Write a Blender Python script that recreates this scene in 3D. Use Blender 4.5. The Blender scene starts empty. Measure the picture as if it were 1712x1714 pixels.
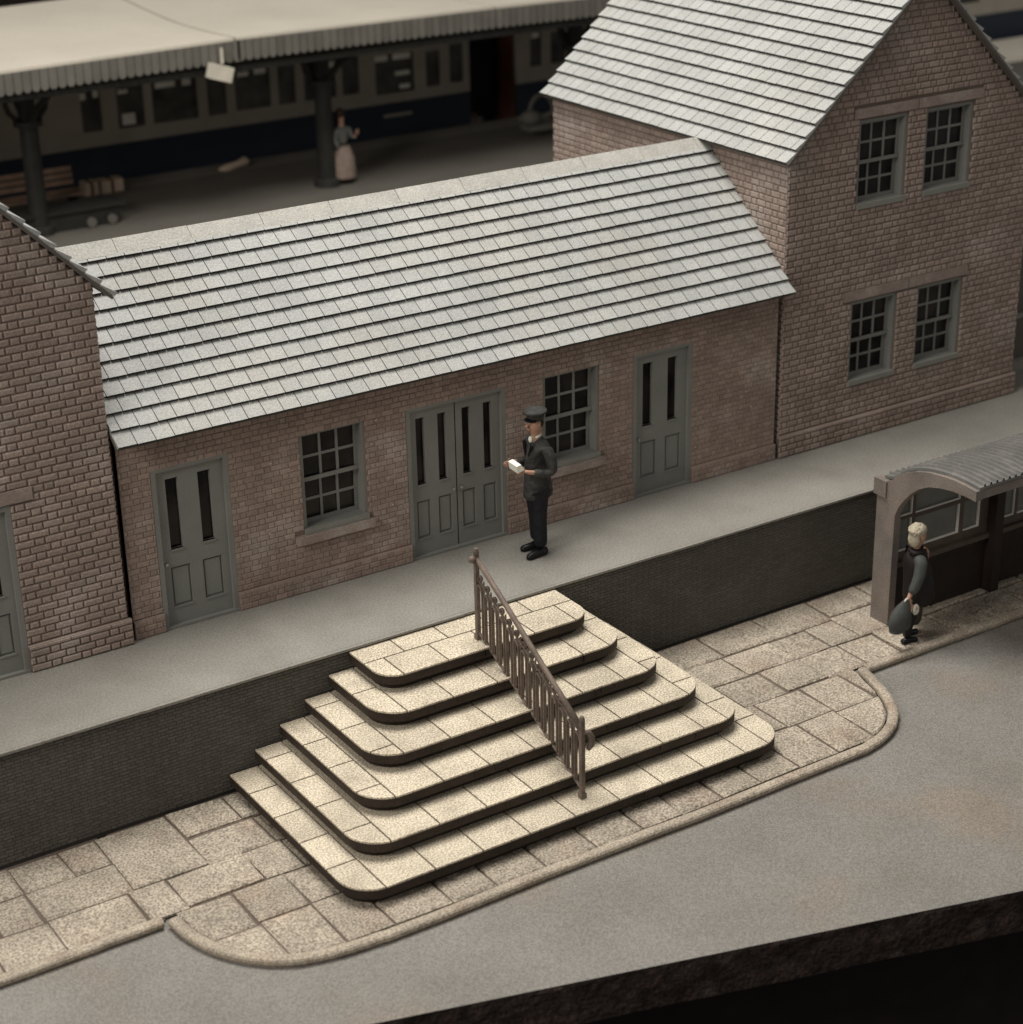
import bpy, math, random
from mathutils import Vector, Matrix
random.seed(7)
R = math.radians
scene = bpy.context.scene
COL = scene.collection

# ------------------------------------------------------------------ camera
cam_data = bpy.data.cameras.new('camera')
cam = bpy.data.objects.new('camera', cam_data); COL.objects.link(cam); scene.camera = cam
CP = Vector((-6.571, -17.7217, 10.6155))
yaw, pitch, roll = R(-32.6366), R(23.4546), R(-1.1742)
F = Vector((-math.sin(yaw)*math.cos(pitch), math.cos(yaw)*math.cos(pitch), -math.sin(pitch)))
r0 = Vector((math.cos(yaw), math.sin(yaw), 0)); u0 = r0.cross(F)
rr = math.cos(roll)*r0 + math.sin(roll)*u0; uu = -math.sin(roll)*r0 + math.cos(roll)*u0
M4 = Matrix(((rr.x, uu.x, -F.x, CP.x), (rr.y, uu.y, -F.y, CP.y), (rr.z, uu.z, -F.z, CP.z), (0, 0, 0, 1)))
cam.matrix_world = M4
cam_data.sensor_width = 36; cam_data.lens = 3303.4/1714*36
cam_data.clip_end = 400
cam_data.dof.use_dof = True; cam_data.dof.focus_distance = 21.0; cam_data.dof.aperture_fstop = 0.66

# ------------------------------------------------------------------ world + lamps
w = bpy.data.worlds.new('World'); scene.world = w; w.use_nodes = True
bg = w.node_tree.nodes['Background']; bg.inputs[0].default_value = (1.0, 0.975, 0.94, 1); bg.inputs[1].default_value = 0.25

def area(name, loc, target, size, power, color):
    l = bpy.data.lights.new(name, 'AREA'); l.energy = power; l.size = size; l.color = color; l.shape = 'DISK'
    o = bpy.data.objects.new(name, l); COL.objects.link(o); o.location = loc
    o.rotation_euler = (Vector(target)-Vector(loc)).to_track_quat('-Z', 'Y').to_euler()
area('studio_softbox', (3, 2.5, 24), (4, 0, 0), 13, 6200, (1.0, 0.975, 0.93))
area('studio_fill', (-20, -7, 17), (4, 0, 0), 8, 2600, (1.0, 0.96, 0.90))
scene.view_settings.view_transform = 'Standard'; scene.view_settings.look = 'None'
scene.view_settings.exposure = 0; scene.view_settings.gamma = 1
scene.view_settings.use_curve_mapping = False

# ------------------------------------------------------------------ materials
def mat(name, col, var=0.12, vs=3.0, speck=0.0, ss=45.0, rough=0.85, bump=0.0, bs=40.0, tone=0.0, metal=0.0, stain=None, spec=0.3):
    m = bpy.data.materials.new(name); m.use_nodes = True
    nt = m.node_tree; N = nt.nodes; L = nt.links
    b = N['Principled BSDF']; b.inputs['Roughness'].default_value = rough; b.inputs['Metallic'].default_value = metal
    b.inputs['Specular IOR Level'].default_value = spec
    tc = N.new('ShaderNodeTexCoord')
    def noise(scale, detail=3):
        n = N.new('ShaderNodeTexNoise'); n.inputs['Scale'].default_value = scale; n.inputs['Detail'].default_value = detail
        L.new(tc.outputs['Object'], n.inputs['Vector']); return n
    def ramp(src, lo, hi, a=0.3, c=0.7):
        r = N.new('ShaderNodeMapRange'); r.inputs['From Min'].default_value = a; r.inputs['From Max'].default_value = c
        r.inputs['To Min'].default_value = lo; r.inputs['To Max'].default_value = hi
        L.new(src, r.inputs['Value']); return r.outputs[0]
    fac = ramp(noise(vs, 4).outputs['Fac'], 1-var, 1+var)
    def mul(a, c):
        q = N.new('ShaderNodeMath'); q.operation = 'MULTIPLY'; L.new(a, q.inputs[0]); L.new(c, q.inputs[1]); return q.outputs[0]
    if speck:
        fac = mul(fac, ramp(noise(ss, 2).outputs['Fac'], 1-speck, 1+speck, 0.35, 0.65))
    if tone:
        at = N.new('ShaderNodeAttribute'); at.attribute_name = 'tone'
        fac = mul(fac, ramp(at.outputs['Fac'], 1-tone, 1+tone, 0, 1))
    base = N.new('ShaderNodeRGB'); base.outputs[0].default_value = (*col, 1)
    src = base.outputs[0]
    if stain:
        mx = N.new('ShaderNodeMix'); mx.data_type = 'RGBA'
        L.new(ramp(noise(stain[1], 5).outputs['Fac'], 0, stain[2], 0.52, 0.68), mx.inputs[0])
        L.new(src, mx.inputs[6]); mx.inputs[7].default_value = (*stain[0], 1); src = mx.outputs[2]
    vm = N.new('ShaderNodeVectorMath'); vm.operation = 'SCALE'
    L.new(src, vm.inputs[0]); L.new(fac, vm.inputs['Scale']); L.new(vm.outputs[0], b.inputs['Base Color'])
    if bump:
        bp = N.new('ShaderNodeBump'); bp.inputs['Strength'].default_value = 1.0; bp.inputs['Distance'].default_value = bump
        L.new(noise(bs, 3).outputs['Fac'], bp.inputs['Height']); L.new(bp.outputs[0], b.inputs['Normal'])
    return m

MAT = dict(
 brick=mat('brick_brown', (.325, .25, .21), .12, 1.2, .14, 45, .8, .01, 45, tone=.13, stain=((.46, .39, .35), 1.1, .6)),
 mortar=mat('mortar_brown', (.145, .108, .088), .10, 2, .1, 50),
 brick_mid=mat('brick_reddish', (.315, .235, .193), .12, 1.1, .10, 35, .8, .005, 70, tone=.14, stain=((.48, .41, .36), 1.4, .6)),
 mortar_mid=mat('mortar_reddish', (.205, .15, .122), .10, 2, .1, 50),
 stone=mat('sandstone_trim', (.30, .235, .20), .12, 4, .1, 30, .8, .008, 30, stain=((.42, .36, .32), 3, .6)),
 slate=mat('roof_slate', (.365, .366, .347), .08, 1.1, .16, 55, .75, .005, 60, tone=.06, stain=((.42, .38, .33), .7, .35)),
 slate_edge_shade=mat('slate_edge_shade', (.05, .045, .038), .15, 4),  # dark base coat on edges, with shadow lines between courses painted in
 slate_under=mat('roof_underside', (.12, .105, .09), .1, 2),
 ridge=mat('ridge_tile', (.40, .385, .345), .10, 3, .16, 50, .8, .004, 50, tone=.05),
 paint=mat('grey_paint', (.225, .222, .20), .07, 3, .07, 60, .55, .002, 60, tone=0),
 paint2=mat('grey_green_sill', (.25, .25, .215), .07, 3, .08, 60, .6),
 glass=mat('dark_glass', (.014, .011, .010), .9, 3.5, rough=.22, spec=.25),  # colour noise puts faint reflections into the panes
 black=mat('interior_black', (.008, .007, .006), .1, 1, rough=1),
 platform=mat('platform_grey', (.255, .24, .21), .09, 1.3, .16, 45, .85, .003, 60, stain=((.215, .20, .172), 1.5, .5)),
 wallgrey=mat('retaining_grey', (.115, .105, .09), .14, 1.5, .12, 50, .8, .003, 60, tone=.1),
 wallmortar=mat('retaining_joint', (.05, .045, .04), .1, 2),
 road=mat('road_card', (.228, .213, .19), .10, .9, .24, 62, .8, .003, 80, stain=((.245, .20, .155), .6, .7)),
 slab=mat('paving_slab', (.385, .33, .26), .18, 2.2, .46, 46, .85, .06, 7, tone=.09, stain=((.33, .25, .19), 1.8, .6)),
 joint=mat('paving_joint', (.13, .10, .08), .1, 3, .15, 40),
 kerb=mat('kerb_stone', (.40, .34, .265), .16, 2.5, .34, 48, .8, .008, 18, stain=((.28, .20, .15), 2.2, .6)),
 tread=mat('step_tread', (.60, .52, .395), 0.14, 2.2, .44, 56, .85, .006, 60, tone=.07, stain=((.42, .355, .27), 2.6, .55)),
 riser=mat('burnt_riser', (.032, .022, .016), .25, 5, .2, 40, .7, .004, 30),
 rail=mat('etched_railing', (.165, .125, .10), .25, 6, .15, 60, .55, .002, 80),
 board=mat('board_edge', (.032, .020, .016), .6, 6, .4, 30, .75, .04, 14, stain=((.06, .05, .042), 5, .35)),
 under=mat('board_underframe', (.012, .008, .007), .3, 3),
 canopy=mat('canopy_card', (.63, .57, .475), .05, .8, .04, 20, .8),
 valance=mat('valance_grey', (.145, .135, .115), .1, 3, .05, 30, tone=.12),
 iron=mat('dark_ironwork', (.030, .028, .025), .2, 4, rough=.6),
 coach_cream=mat('coach_cream', (.37, .33, .275), .08, 2, .04, 20, .6),
 coach_blue=mat('coach_blue', (.022, .029, .044), .1, 2, rough=.6),
 coach_glass=mat('coach_window', (.075, .070, .063), .7, 2.0, rough=.3),  # lightened colour stands in for reflections in the windows
 coach_end=mat('coach_rusty_end', (.16, .06, .035), .2, 3),
 coach_roof=mat('coach_roof', (.10, .095, .085), .1, 2),
 pane_light=mat('pane_glint_and_bead', (.85, .82, .74), .1, 3, .0, 30),  # painted reflections in coach windows, also the shelter glazing beads
 rear=mat('rear_platform', (.125, .113, .095), .08, .8, .1, 30, .9),
 rear_edge=mat('rear_platform_edge', (.20, .185, .16), .08, 1.2, .1, 30),
 track=mat('track_bed', (.02, .018, .016), .2, 5),
 wood=mat('bench_wood', (.20, .13, .09), .2, 5),
 parcel=mat('parcel_paper', (.55, .43, .33), .1, 5),
 string=mat('parcel_tape', (.12, .05, .03), .1, 5),
 white=mat('white_paint', (.62, .57, .47), .08, 6),
 paper=mat('white_paper', (.9, .88, .76), .03, 9),
 skin=mat('painted_skin', (.42, .24, .17), .1, 12, .05, 60, .6),
 uniform=mat('uniform_grey', (.042, .040, .037), .3, 12, .1, 60, .75, .03, 11),
 trousers=mat('navy_trousers', (.010, .010, .013), .2, 12, rough=.75, bump=.03, bs=9),
 leather=mat('black_leather', (.008, .008, .009), .2, 9, rough=.35),
 hairdark=mat('dark_hair', (.035, .020, .014), .2, 12),
 blonde=mat('blonde_hair', (.44, .385, .285), .12, 25, .12, 60, .7, .006, 40),
 coatgrey=mat('grey_coat', (.065, .068, .064), .2, 8, .1, 60, rough=.7),
 coatdark=mat('dark_coat', (.014, .010, .010), .2, 8, rough=.6),
 olive=mat('olive_bag', (.055, .042, .028), .2, 8, rough=.6),
 pink=mat('pink_skirt', (.30, .23, .185), .15, 8),
 topgrey=mat('grey_jumper', (.15, .155, .14), .1, 8),
 shelter=mat('shelter_concrete', (.215, .178, .153), .14, 4, .14, 50, .75, .004, 50, stain=((.17, .16, .145), 2.2, .7)),
 shelterdark=mat('shelter_timber', (.026, .017, .013), .2, 5, .1, 50, .7),
 shelterframe=mat('shelter_frame', (.10, .075, .058), .2, 5, .1, 50, .6),
 tin=mat('shelter_tin', (.165, .16, .15), .10, 3, .1, 40, .45, tone=0, stain=((.28, .26, .23), 4, .5)),
 pane=mat('cloudy_pane', (.17, .168, .15), .12, 4, .05, 50, .3),
 navy=mat('dark_coach_gap', (.006, .008, .016), .1, 3),
)

# ------------------------------------------------------------------ mesh collector
class MB:
    def __init__(s): s.v = []; s.f = []; s.m = []; s.t = []
    def quad(s, pts, m=0, t=.5):
        i = len(s.v); s.v += [tuple(p) for p in pts]; s.f.append(tuple(range(i, i+len(pts)))); s.m.append(m); s.t.append(t)
    def hexa(s, p, m=0, t=.5, faces=None):
        i = len(s.v); s.v += [tuple(a) for a in p]
        for f in (faces or ((0, 3, 2, 1), (4, 5, 6, 7), (0, 1, 5, 4), (1, 2, 6, 5), (2, 3, 7, 6), (3, 0, 4, 7))):
            s.f.append(tuple(i+a for a in f)); s.m.append(m); s.t.append(t)
    def box(s, x0, x1, y0, y1, z0, z1, m=0, t=.5):
        s.hexa([(x0, y0, z0), (x1, y0, z0), (x1, y1, z0), (x0, y1, z0), (x0, y0, z1), (x1, y0, z1), (x1, y1, z1), (x0, y1, z1)], m, t)
    def tube(s, pts, rad, n=8, m=0, cap=True):
        pts = [Vector(p) for p in pts]; rs = rad if isinstance(rad, (list, tuple)) else [rad]*len(pts)
        base = len(s.v); prev = None
        for k, p in enumerate(pts):
            d = (pts[min(k+1, len(pts)-1)]-pts[max(k-1, 0)]).normalized()
            a = d.orthogonal().normalized() if prev is None else (prev - d*prev.dot(d)).normalized()
            prev = a; b = d.cross(a)
            for j in range(n):
                q = 2*math.pi*j/n; s.v.append(tuple(p + (a*math.cos(q)+b*math.sin(q))*rs[k]))
        for k in range(len(pts)-1):
            for j in range(n):
                s.f.append((base+k*n+j, base+k*n+(j+1) % n, base+(k+1)*n+(j+1) % n, base+(k+1)*n+j)); s.m.append(m); s.t.append(.5)
        if cap:
            s.f.append(tuple(base+j for j in range(n))[::-1]); s.m.append(m); s.t.append(.5)
            s.f.append(tuple(base+(len(pts)-1)*n+j for j in range(n))); s.m.append(m); s.t.append(.5)
    def ball(s, c, r, m=0, nu=10, nv=6):
        if not isinstance(r, (tuple, list)): r = (r, r, r)
        b = len(s.v)
        for i in range(nv+1):
            th = math.pi*i/nv
            for j in range(nu):
                ph = 2*math.pi*j/nu
                s.v.append((c[0]+r[0]*math.sin(th)*math.cos(ph), c[1]+r[1]*math.sin(th)*math.sin(ph), c[2]+r[2]*math.cos(th)))
        for i in range(nv):
            for j in range(nu):
                s.f.append((b+i*nu+j, b+(i+1)*nu+j, b+(i+1)*nu+(j+1) % nu, b+i*nu+(j+1) % nu)); s.m.append(m); s.t.append(.5)
    def prism(s, poly, z0, z1, m=0, mside=None, t=.5):
        n = len(poly); b = len(s.v)
        s.v += [(p[0], p[1], z0) for p in poly]+[(p[0], p[1], z1) for p in poly]
        s.f.append(tuple(range(b+n-1, b-1, -1))); s.m.append(m); s.t.append(t)
        s.f.append(tuple(range(b+n, b+2*n))); s.m.append(m); s.t.append(t)
        for i in range(n):
            s.f.append((b+i, b+(i+1) % n, b+n+(i+1) % n, b+n+i)); s.m.append(m if mside is None else mside); s.t.append(t)
    def build(s, name, mats, parent=None, smooth=False):
        me = bpy.data.meshes.new(name); me.from_pydata(s.v, [], s.f)
        if not isinstance(mats, (list, tuple)): mats = [mats]
        for q in mats: me.materials.append(q)
        me.polygons.foreach_set('material_index', s.m)
        if smooth: me.polygons.foreach_set('use_smooth', [True]*len(s.f))
        a = me.attributes.new('tone', 'FLOAT', 'FACE'); a.data.foreach_set('value', s.t)
        me.update()
        o = bpy.data.objects.new(name, me); COL.objects.link(o)
        if parent: o.parent = parent
        if parent is not None:
            o.matrix_parent_inverse = parent_world(parent).inverted()
        return o
def parent_world(p):
    m = p.matrix_parent_inverse @ p.matrix_basis
    return (parent_world(p.parent) @ m) if p.parent else p.matrix_basis.copy()
def tag(o, label=None, cat=None, group=None, kind=None):
    for k, v in (('label', label), ('category', cat), ('group', group), ('kind', kind)):
        if v: o[k] = v
    return o
def thing(name, loc, label, cat, group=None):
    o = bpy.data.objects.new(name, None); COL.objects.link(o); o.location = loc; o.empty_display_size = .1
    return tag(o, label, cat, group)

# plane frames: (u, v, n) -> world ; n = outward
def front(y0): return lambda u, v, n=0.0: (u, y0-n, v)
def leftside(x0): return lambda u, v, n=0.0: (x0-n, u, v)
def sheet(mb, T, x0, x1, z0, z1, n, holes, depth, m=0, mh=None, back=None):
    """flat sheet at height n with rectangular holes (a,b,c,d); reveals go back by depth; back = material of hole back"""
    xs = sorted({x0, x1, *[h[0] for h in holes], *[h[1] for h in holes]}); zs = sorted({z0, z1, *[h[2] for h in holes], *[h[3] for h in holes]})
    xs = [x for x in xs if x0 <= x <= x1]; zs = [z for z in zs if z0 <= z <= z1]
    for a, b in zip(xs, xs[1:]):
        for c, d in zip(zs, zs[1:]):
            cx, cz = (a+b)/2, (c+d)/2
            if any(h[0] < cx < h[1] and h[2] < cz < h[3] for h in holes): continue
            mb.quad([T(a, c, n), T(b, c, n), T(b, d, n), T(a, d, n)], m)
    if not depth: return
    mh = m if mh is None else mh
    for a, b, c, d in holes:
        k = n-depth
        mb.quad([T(a, c, n), T(a, c, k), T(a, d, k), T(a, d, n)], mh); mb.quad([T(b, c, k), T(b, c, n), T(b, d, n), T(b, d, k)], mh)
        mb.quad([T(a, c, n), T(b, c, n), T(b, c, k), T(a, c, k)], mh); mb.quad([T(a, d, k), T(b, d, k), T(b, d, n), T(a, d, n)], mh)
        if back is not None: mb.quad([T(a, c, k), T(b, c, k), T(b, d, k), T(a, d, k)], back)
def reveal(mb, T, h, depth, m=0, n=0.0):
    a, b, c, d = h; k = n-depth
    mb.quad([T(a, c, n), T(a, c, k), T(a, d, k), T(a, d, n)], m); mb.quad([T(b, c, k), T(b, c, n), T(b, d, n), T(b, d, k)], m)
    mb.quad([T(a, c, n), T(b, c, n), T(b, c, k), T(a, c, k)], m); mb.quad([T(a, d, k), T(b, d, k), T(b, d, n), T(a, d, n)], m)
def bx(mb, T, u0, u1, v0, v1, n0, n1, m=0, t=.5):
    mb.hexa([T(u0, v0, n0), T(u1, v0, n0), T(u1, v0, n1), T(u0, v0, n1), T(u0, v1, n0), T(u1, v1, n0), T(u1, v1, n1), T(u0, v1, n1)], m, t)

def bricks(mb, T, extent, z0, z1, holes, ch, ls, lh, n0=0.0, d=.012, cf=.009, g=.007, m=0, off=0.0):
    """Flemish bond relief. extent(z) -> (u0,u1)"""
    nrow = int(round((z1-z0)/ch)); 
    for r in range(nrow):
        a = z0+r*ch+g/2; b = z0+(r+1)*ch-g/2; zc = (a+b)/2
        u0, u1 = extent(zc)
        if u1-u0 < .05: continue
        per = ls+lh; u = u0-(0 if r % 2 == 0 else (ls-lh)/2+lh+ (per-ls-lh)/2) + off; k = 0
        while u < u1:
            wd = ls if k % 2 == 0 else lh
            segs = [(max(u+g/2, u0), min(u+wd-g/2, u1))]
            for h in holes:
                if h[2] < zc < h[3]:
                    ns = []
                    for s0, s1 in segs:
                        if s1 <= h[0] or s0 >= h[1]: ns.append((s0, s1))
                        else:
                            if s0 < h[0]: ns.append((s0, h[0]-.003))
                            if s1 > h[1]: ns.append((h[1]+.003, s1))
                    segs = ns
            for s0, s1 in segs:
                if s1-s0 < .018: continue
                j = random.uniform(-.0015, .0015); c = min(cf, (s1-s0)/3); dd = d+random.uniform(-.002, .002); t = random.random()
                p = [T(s0, a+j, n0), T(s1, a+j, n0), T(s1, b+j, n0), T(s0, b+j, n0), T(s0+c, a+c+j, n0+dd), T(s1-c, a+c+j, n0+dd), T(s1-c, b-c+j, n0+dd), T(s0+c, b-c+j, n0+dd)]
                mb.hexa(p, m, t, ((4, 5, 6, 7), (0, 1, 5, 4), (1, 2, 6, 5), (2, 3, 7, 6), (3, 0, 4, 7)))
            u += wd; k += 1

def slates(mb, E, A, S, L, rows, course, wd, m=0, thick=.046, g=.008):
    """E eave origin, A along unit, S upslope unit"""
    E, A, S = Vector(E), Vector(A), Vector(S); N = A.cross(S).normalized()
    if N.z < 0: N = -N
    n = int(round(L/wd)); wd = L/n
    for r in range(rows):
        s0 = r*course; s1 = s0+course*1.12
        off = 0 if r % 2 == 0 else wd/2
        us = [0.0]+[off+k*wd for k in range(0 if off else 1, n+1)]
        us = sorted({round(min(max(u, 0), L), 5) for u in us})
        if us[-1] < L: us.append(L)
        for a, b in zip(us, us[1:]):
            a += g/2; b -= g/2
            if b-a < .02: continue
            j = random.uniform(-.0022, .0022); h = thick+random.uniform(-.0015, .002); t = random.random()
            P = lambda u, s, q: E+A*u+S*s+N*q
            q8 = [P(a, s0+j, 0.002), P(b, s0+j, 0.002), P(b, s1, -.012), P(a, s1, -.012), P(a, s0+j, h), P(b, s0+j, h), P(b, s1, .004), P(a, s1, .004)]
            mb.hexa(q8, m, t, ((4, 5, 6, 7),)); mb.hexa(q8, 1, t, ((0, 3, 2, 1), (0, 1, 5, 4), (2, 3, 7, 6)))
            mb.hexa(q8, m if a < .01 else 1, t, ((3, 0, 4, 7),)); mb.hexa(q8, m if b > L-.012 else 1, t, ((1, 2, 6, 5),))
def slab3(mb, a, b, c, d, N, th, m=0):
    N = Vector(N)*th
    mb.hexa([Vector(a)-N, Vector(b)-N, Vector(c)-N, Vector(d)-N, Vector(a), Vector(b), Vector(c), Vector(d)], m)

# ------------------------------------------------------------------ windows and doors
def sash_window(parent, T, x0, x1, z0, z1, rec=.05, name='window'):
    mb = MB(); fr = .040; mid = (z0+z1)/2+.0
    # box frame
    sheet(mb, T, x0, x1, z0, z1, -.018, [(x0+fr, x1-fr, z0+.03, z1-fr)], .14)
    for uu0, uu1, v0, v1, n, st in ((x0+fr, x1-fr, mid-.03, z1-fr, -rec-.022, .042), (x0+fr, x1-fr, z0+.03, mid+.012, -rec-.055, .045)):
        W = (uu1-uu0-2*st); H = (v1-v0-2*st); hs = []
        bars = .030
        for i in range(3):
            for j in range(2):
                a = uu0+st+i*W/3+(bars/2 if i else 0); b = uu0+st+(i+1)*W/3-(bars/2 if i < 2 else 0)
                c = v0+st+j*H/2+(bars/2 if j else 0); d = v0+st+(j+1)*H/2-(bars/2 if j < 1 else 0)
                hs.append((a, b, c, d))
        sheet(mb, T, uu0, uu1, v0, v1, n, hs, .02)
        mb.quad([T(uu0, v0, n), T(uu1, v0, n), T(uu1, v0, n-.03), T(uu0, v0, n-.03)])
    bx(mb, T, x0+fr, x1-fr, mid-.035, mid+.012, -rec-.05, -rec-.005)
    o = mb.build(name, MAT['paint'], parent)
    g = MB(); 
    g.quad([T(x0+fr, mid, -rec-.036), T(x1-fr, mid, -rec-.036), T(x1-fr, z1-fr, -rec-.036), T(x0+fr, z1-fr, -rec-.036)])
    g.quad([T(x0+fr, z0+.03, -rec-.069), T(x1-fr, z0+.03, -rec-.069), T(x1-fr, mid, -rec-.069), T(x0+fr, mid, -rec-.069)])
    g.build('pane', MAT['glass'], o)
    s = MB(); bx(s, T, x0-.0, x1-.0, z0-.035, z0+.028, -rec-.03, .03); s.build('inner_sill', MAT['paint2'], o)
    return o

def door_leaf(parent, T, x0, x1, z0, z1, rec=.035, knob='left', hinge=None):
    mb = MB(); wd = x1-x0; H = z1-z0
    gw = wd*.185; gx = [(x0+wd*.24-gw/2, x0+wd*.24+gw/2), (x0+wd*.72-gw/2, x0+wd*.72+gw/2)]
    gz0, gz1 = z0+H*.49, z0+H*.94
    pw = wd*.29; px = [(x0+wd*.26-pw/2, x0+wd*.26+pw/2), (x0+wd*.74-pw/2, x0+wd*.74+pw/2)]
    pz0, pz1 = z0+H*.115, z0+H*.375
    holes = [(a, b, gz0, gz1) for a, b in gx]
    sheet(mb, T, x0, x1, z0+H*.43, z1, -rec, holes, .05)
    sheet(mb, T, x0, x1, z0, z0+H*.43, -rec, [(a, b, pz0, pz1) for a, b in px], .03, back=0)
    mb.quad([T(x0, z1, -rec), T(x1, z1, -rec), T(x1, z1, -rec-.05), T(x0, z1, -rec-.05)])
    for a, b in gx: bx(mb, T, a-.008, b+.008, gz0-.02, gz0, -rec-.03, -rec+.012)
    for a, b in px:
        bx(mb, T, a-.006, b+.006, pz0-.012, pz0+.004, -rec-.028, -rec+.010)
        bx(mb, T, a+.022, b-.022, pz0+.03, pz1-.022, -rec-.029, -rec-.014)
    o = mb.build('door_leaf', MAT['paint'], parent)
    g = MB()
    for a, b in gx: g.quad([T(a, gz0, -rec-.045), T(b, gz0, -rec-.045), T(b, gz1, -rec-.045), T(a, gz1, -rec-.045)])
    g.build('glazing', MAT['glass'], o)
    k = MB(); kx = x0+.045 if knob == 'left' else x1-.045
    c = Vector(T(kx, z0+H*.405, -rec+.03)); c0 = Vector(T(kx, z0+H*.405, -rec-.01))
    k.tube([c0, c], .009, 8); k.ball(c, .020); k.build('knob', MAT['paint2'], o, True)
    return o
def door(parent, T, x0, x1, z0, z1, leaves=1):
    fr = .055; f = MB()
    sheet(f, T, x0, x1, z0, z1, .004, [(x0+fr, x1-fr, z0+.02, z1-fr)], .08)
    for a, b, c, d in ((x0, x0, z0, z1), (x1, x1, z0, z1)):
        f.quad([T(a, c, .004), T(a, c, -.06), T(a, d, -.06), T(a, d, .004)])
    f.quad([T(x0, z1, .004), T(x1, z1, .004), T(x1, z1, -.02), T(x0, z1, -.02)])
    bx(f, T, x0+.002, x1-.002, z0+.004, z0+.03, -.06, .018)
    o = f.build('door', MAT['paint'], parent)
    X0, X1 = x0+fr, x1-fr
    if leaves == 1: door_leaf(o, T, X0, X1, z0+.022, z1-fr, knob='left')
    else:
        m = (X0+X1)/2
        door_leaf(o, T, X0, m-.006, z0+.022, z1-fr, knob='right'); door_leaf(o, T, m+.006, X1, z0+.022, z1-fr, knob='left')
        gp = MB(); bx(gp, T, m-.006, m+.006, z0+.022, z1-fr, -.07, -.05); gp.build('meeting_gap', MAT['black'], o)
    return o

# ------------------------------------------------------------------ setting : platform, walls, pavement, road, board
HP = 1.22
PY = -1.47   # platform edge
mb = MB()
mb.box(-9, 40, PY+.035, 5.2, HP-.30, HP-.0)
mb.quad([(-9, PY+.035, HP-.3), (40, PY+.035, HP-.3), (40, PY+.035, HP-.06), (-9, PY+.035, HP-.06)])
# coping lip with slightly ragged underside
x = -9.0; n = 0
while x < 16:
    l = random.uniform(.5, 1.3); dz = random.uniform(-.004, .004)
    mb.box(x, x+l-.002, PY-.012+random.uniform(-.004, .004), PY+.034, HP-.028+dz, HP-.0015)
    x += l
o = mb.build('platform', MAT['platform']); tag(o, kind='structure')
# retaining wall, fine courses
rw = MB()
rw.quad([(-9, PY+.03, -.12), (20, PY+.03, -.12), (20, PY+.03, HP-.02), (-9, PY+.03, HP-.02)], 1)
rw.quad([(-9, PY+.03, -.12), (-9, 1, -.12), (-9, 1, HP-.31), (-9, PY+.03, HP-.31)], 1)
bricks(rw, front(PY+.03), lambda z: (-4.2, 12.5), 0.0, HP-.05, [(2.2, 4.3, -1, 1.2)], .0375, .115, .06, d=.006, cf=.004, g=.005, m=0)
o = rw.build('retaining_wall', [MAT['wallgrey'], MAT['wallmortar']]); tag(o, 'dark grey fine-brick retaining wall under the platform edge', 'wall')

# road on a baseboard
ZR = -.055
def edge_y(x): return -7.27+(5.846-x)*.290
rd = MB(); xs = [-14+1.0*i for i in range(0, 41)]
for a, b in zip(xs, xs[1:]):
    rd.quad([(a, edge_y(a), ZR), (b, edge_y(b), ZR), (b, -1.45, ZR), (a, -1.45, ZR)])
o = rd.build('road', MAT['road']); tag(o, kind='structure')
bd = MB()
N = 220; top = []; xx = [-8+26*i/N for i in range(N+1)]
rows = [0, .03, .10, .17, .24, .31, .38, .45]
grid = []
for x in xx:
    c = []
    for i, h in enumerate(rows):
        j = 0.0 if i == 0 else random.uniform(-.005, .005)+.006*math.sin(x*3.1+i)
        c.append((x, edge_y(x)-.002+j-(0.004 if i else 0), ZR-.0035-h))
    grid.append(c)
for a, b in zip(grid, grid[1:]):
    for i in range(len(rows)-1):
        bd.quad([a[i+1], b[i+1], b[i], a[i]])
    bd.quad([(a[7][0], a[7][1]+2, -.50), (b[7][0], b[7][1]+2, -.50), b[7], a[7]])
bd.box(-8, 18, -1.2, 24, -.57, -.13)
bd.quad([(-14, edge_y(-14)+.01, ZR-.006), (26, edge_y(26)+.01, ZR-.006), (26, -1.3, ZR-.006), (-14, -1.3, ZR-.006)])
o = bd.build('baseboard', MAT['board']); tag(o, 'dark rough-edged baseboard carrying the model road', 'board', kind='structure')
uf = MB()
for i in range(2):
    pass
P0 = Vector((-12, edge_y(-12)+.55, 0)); P1 = Vector((26, edge_y(26)+.55, 0)); d = Vector((0, 1.2, 0))
uf.hexa([(P0.x, P0.y, -3.5), (P1.x, P1.y, -3.5), (P1.x, P1.y+1.2, -3.5), (P0.x, P0.y+1.2, -3.5), (P0.x, P0.y, -.58), (P1.x, P1.y, -.58), (P1.x, P1.y+1.2, -.58), (P0.x, P0.y+1.2, -.58)])
o = uf.build('board_underframe', MAT['under']); tag(o, 'black timber underframe set back beneath the baseboard', 'frame')
fl = MB(); fl.quad([(-60, -60, -12), (60, -60, -12), (60, 60, -12), (-60, 60, -12)])
tag(fl.build('floor', MAT['under']), kind='structure')

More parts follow.
